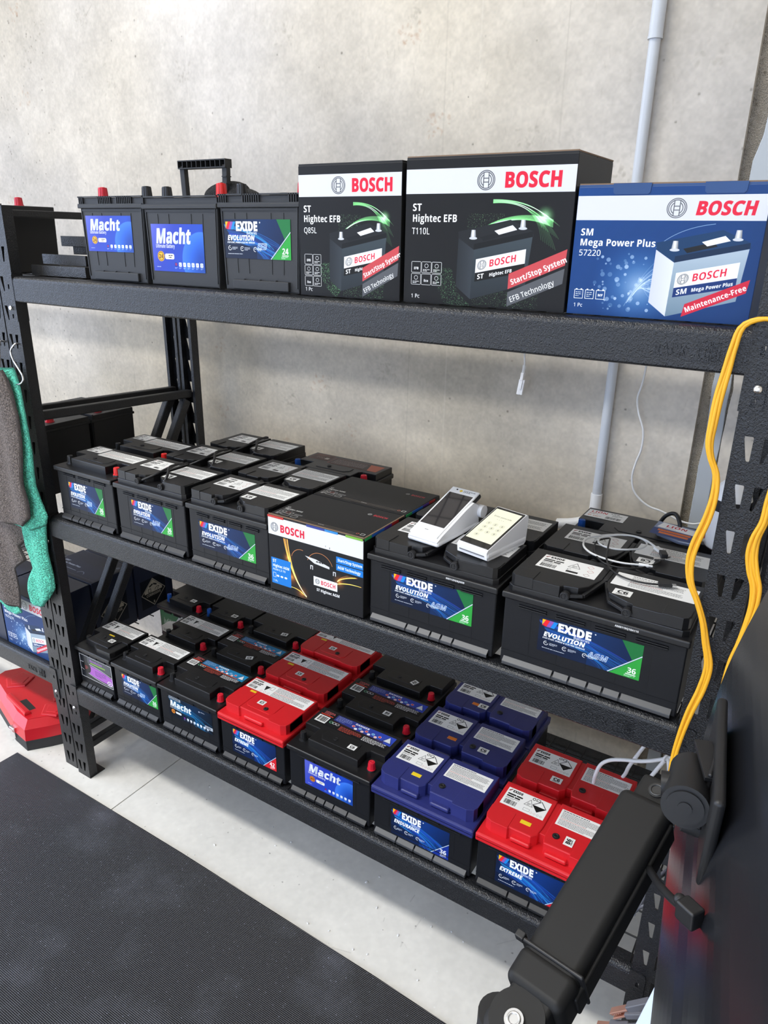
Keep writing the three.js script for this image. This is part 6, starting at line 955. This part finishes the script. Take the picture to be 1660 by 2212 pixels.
// ---------------------------------------------------------------- monitor and its arm
{
  const E = [[1.8712, 1.43, 0.2848], [1.8531, 1.3796, 0.3306], [1.8407, 1.3381, 0.3689], [1.8325, 1.3, 0.403], [1.8277, 1.2403, 0.4447], [1.8253, 1.2172, 0.4685], [1.8233, 1.1739, 0.5011], [1.8247, 1.1525, 0.5217], [1.8304, 1.124, 0.5428], [1.837, 1.1024, 0.5604], [1.8469, 1.072, 0.5798], [1.8597, 1.0377, 0.5991], [1.8767, 0.9934, 0.6202]];
  const curve = new THREE.CatmullRomCurve3(E.map((p) => V(...p))).getSpacedPoints(40), H = V(0.07, 0, 0.5);
  function shellGeo(inner, outer) { // curved slab between two profiles, swept along H
    const pos = [], quad = (a, b, c, d) => pos.push(...a.toArray(), ...b.toArray(), ...c.toArray(), ...a.toArray(), ...c.toArray(), ...d.toArray()), far = (p) => p.clone().add(H), n = inner.length;
    for (let i = 0; i + 1 < n; i++) { quad(inner[i], inner[i + 1], far(inner[i + 1]), far(inner[i])); quad(outer[i], far(outer[i]), far(outer[i + 1]), outer[i + 1]); quad(inner[i], outer[i], outer[i + 1], inner[i + 1]); quad(far(inner[i]), far(inner[i + 1]), far(outer[i + 1]), far(outer[i])); }
    quad(inner[0], far(inner[0]), far(outer[0]), outer[0]); quad(inner[n - 1], outer[n - 1], far(outer[n - 1]), far(inner[n - 1]));
    const g = new THREE.BufferGeometry(); g.setAttribute('position', new THREE.Float32BufferAttribute(pos, 3)); g.setAttribute('uv', new THREE.Float32BufferAttribute(new Float32Array((pos.length / 3) * 2), 2)); g.computeVertexNormals(); return g;
  }
  const t = thing('monitor', 'large dark curved monitor seen from behind on a black jointed arm', 'monitor');
  const out = curve.map((p) => p.clone().add(V(0.022, 0, 0)));
  part('back_shell', shellGeo(curve, out), std(lin(0.012, 0.013, 0.016), 0.26), t);
  part('screen', shellGeo(out, out.map((p) => p.clone().add(V(0.004, 0, 0)))), std(lin(0.005, 0.005, 0.006), 0.08), t);
  const plugAt = V(1.866, 1.2746, 0.7078);
  const arm = new THREE.Group(); arm.name = 'support_arm'; arm.userData.label = 'black jointed support arm'; t.add(arm);
  const top = V(1.8003, 1.2545, 0.584), bot = V(1.7727, 1.1978, 0.7401);
  const Y = top.clone().sub(bot).normalize(), toCam = V(1.8751, 1.7314, 1.1565).sub(top).normalize(), X0 = new THREE.Vector3().crossVectors(Y, toCam).normalize(), Z = new THREE.Vector3().crossVectors(X0, Y).applyAxisAngle(Y, -0.35), X = new THREE.Vector3().crossVectors(Y, Z).normalize();
  const basis = new THREE.Matrix4().makeBasis(X, Y, Z).setPosition(bot), len = top.distanceTo(bot), L_ = (g) => g.applyMatrix4(basis);
  const W2 = 0.0245, armMat = std(lin(0.011, 0.0108, 0.0105), 0.55, { specularIntensity: 0.6 });
  part('tube', L_(new RoundedBoxGeometry(2 * W2, len + 0.02, 0.036, 4, 0.008).translate(0, len / 2, -0.018)), armMat, arm);
  part('channel', [L_(box(W2 - 0.004, W2 + 0.003, -0.005, len, -0.034, -0.011, 0.002))], armMat, arm);
  part('collar', [L_(box(-W2 - 0.001, W2 + 0.001, -0.024, 0.008, -0.038, 0.0015, 0.008, 4))], armMat, arm);
  part('cable_tie', [L_(box(-W2 - 0.0035, W2 + 0.0035, 0.0065, 0.01, -0.0395, 0.0025, 0.007, 3)), L_(box(-W2 - 0.009, W2 * -1 - 0.001, 0.006, 0.0125, -0.004, 0.0035, 0.001))], M.black, arm);
  part('elbow_housing', [L_(new THREE.CylinderGeometry(0.0215, 0.0225, 0.04, 36).rotateX(Math.PI / 2).translate(-0.001, -0.042, -0.0215)), L_(box(-0.0185, 0.0185, -0.045, -0.012, -0.036, -0.002, 0.004))], armMat, arm);
  part('elbow_screw', [L_(new THREE.CylinderGeometry(0.0075, 0.0075, 0.004, 24).rotateX(Math.PI / 2).translate(-0.001, -0.045, -0.0005)), L_(new THREE.TorusGeometry(0.0045, 0.0011, 8, 20).translate(-0.001, -0.045, 0.0016))], M.steel, arm);
  part('knuckle', [L_(box(-0.016, 0.02, len + 0.002, len + 0.036, -0.03, -0.006, 0.005))], armMat, arm);
  part('knuckle_screw', [L_(new THREE.CylinderGeometry(0.0075, 0.0075, 0.004, 24).rotateX(Math.PI / 2).translate(0.003, len + 0.021, -0.006)), L_(new THREE.TorusGeometry(0.0055, 0.0012, 8, 20).translate(0.003, len + 0.021, -0.0042))], std(lin(0.03, 0.03, 0.03), 0.35), arm);
  const c0 = V(1.838, 1.31, 0.634), c1 = V(1.8335, 1.302, 0.578);
  part('tilt_hub', [rod(c0, c1, 0.0175, 28), rod(c0.clone().lerp(c1, -0.06), c0.clone().lerp(c1, 0.14), 0.0185, 28), rod(c0.clone().lerp(c1, -0.09), c0, 0.0145, 28), rod(c0.clone().lerp(c1, -0.11), c0, 0.0055, 18), rod(V(1.815, 1.303, 0.61), c0.clone().lerp(c1, 0.5), 0.011, 14)], M.black, arm);
  part('yoke', [flatbar(V(1.838, 1.325, 0.59), V(1.852, 1.325, 0.585), 0.004, 0.05, V(0, 0, 1)), flatbar(V(1.838, 1.278, 0.59), V(1.852, 1.278, 0.585), 0.004, 0.05, V(0, 0, 1)), box(1.848, 1.852, 1.272, 1.33, 0.56, 0.612, 0.002)], M.black, arm);
  const pl = part('mount_plate', [new RoundedBoxGeometry(0.009, 0.085, 0.15, 3, 0.004).rotateY(0.138).rotateX(0).translate(1.852, 1.297, 0.58)], M.black, arm);
  part('knob', [rod(V(1.836, 1.265, 0.6), V(1.85, 1.263, 0.598), 0.008, 16)], M.blackmat, arm);
  const pole = [rod(bot.clone().addScaledVector(Y, -0.042).addScaledVector(Z, -0.035), V(1.74, 1.1, 0.74), 0.02, 20), cyl(1.74, 0.02, 1.12, 0.74, 0.019, 0.019, 24)];
  part('pole', pole, M.blackmat, arm); part('pole_base', [cyl(1.74, 0.0068, 0.02, 0.74, 0.16, 0.155, 40), cyl(1.74, 0.02, 0.05, 0.74, 0.032, 0.026, 24)], M.blackmat, arm);
  const cord = new THREE.Group(); cord.name = 'power_cord'; t.add(cord);
  part('wire', tube([[1.7934, 1.1984, 0.5630], [1.8065, 1.2054, 0.5895], [1.8183, 1.2249, 0.6239], [1.8344, 1.2463, 0.6610], [1.8494, 1.2641, 0.6878], [1.8567, 1.2731, 0.6982]], 0.0034, 50, 10), M.black, cord);
  part('plug', [rod(V(1.852, 1.271, 0.692), V(1.858, 1.2725, 0.698), 0.0045, 14), flatbar(V(1.853, 1.273, 0.697), V(1.867, 1.2745, 0.706), 0.013, 0.016), ...[0, 1, 2, 3, 4].map((i) => ball(1.8515 + i * 0.0012, 1.2718 + i * 0.0003, 0.6913 + i * 0.0011, 0.0048, 10))], M.black, cord);
}
renderer.render(scene, camera);
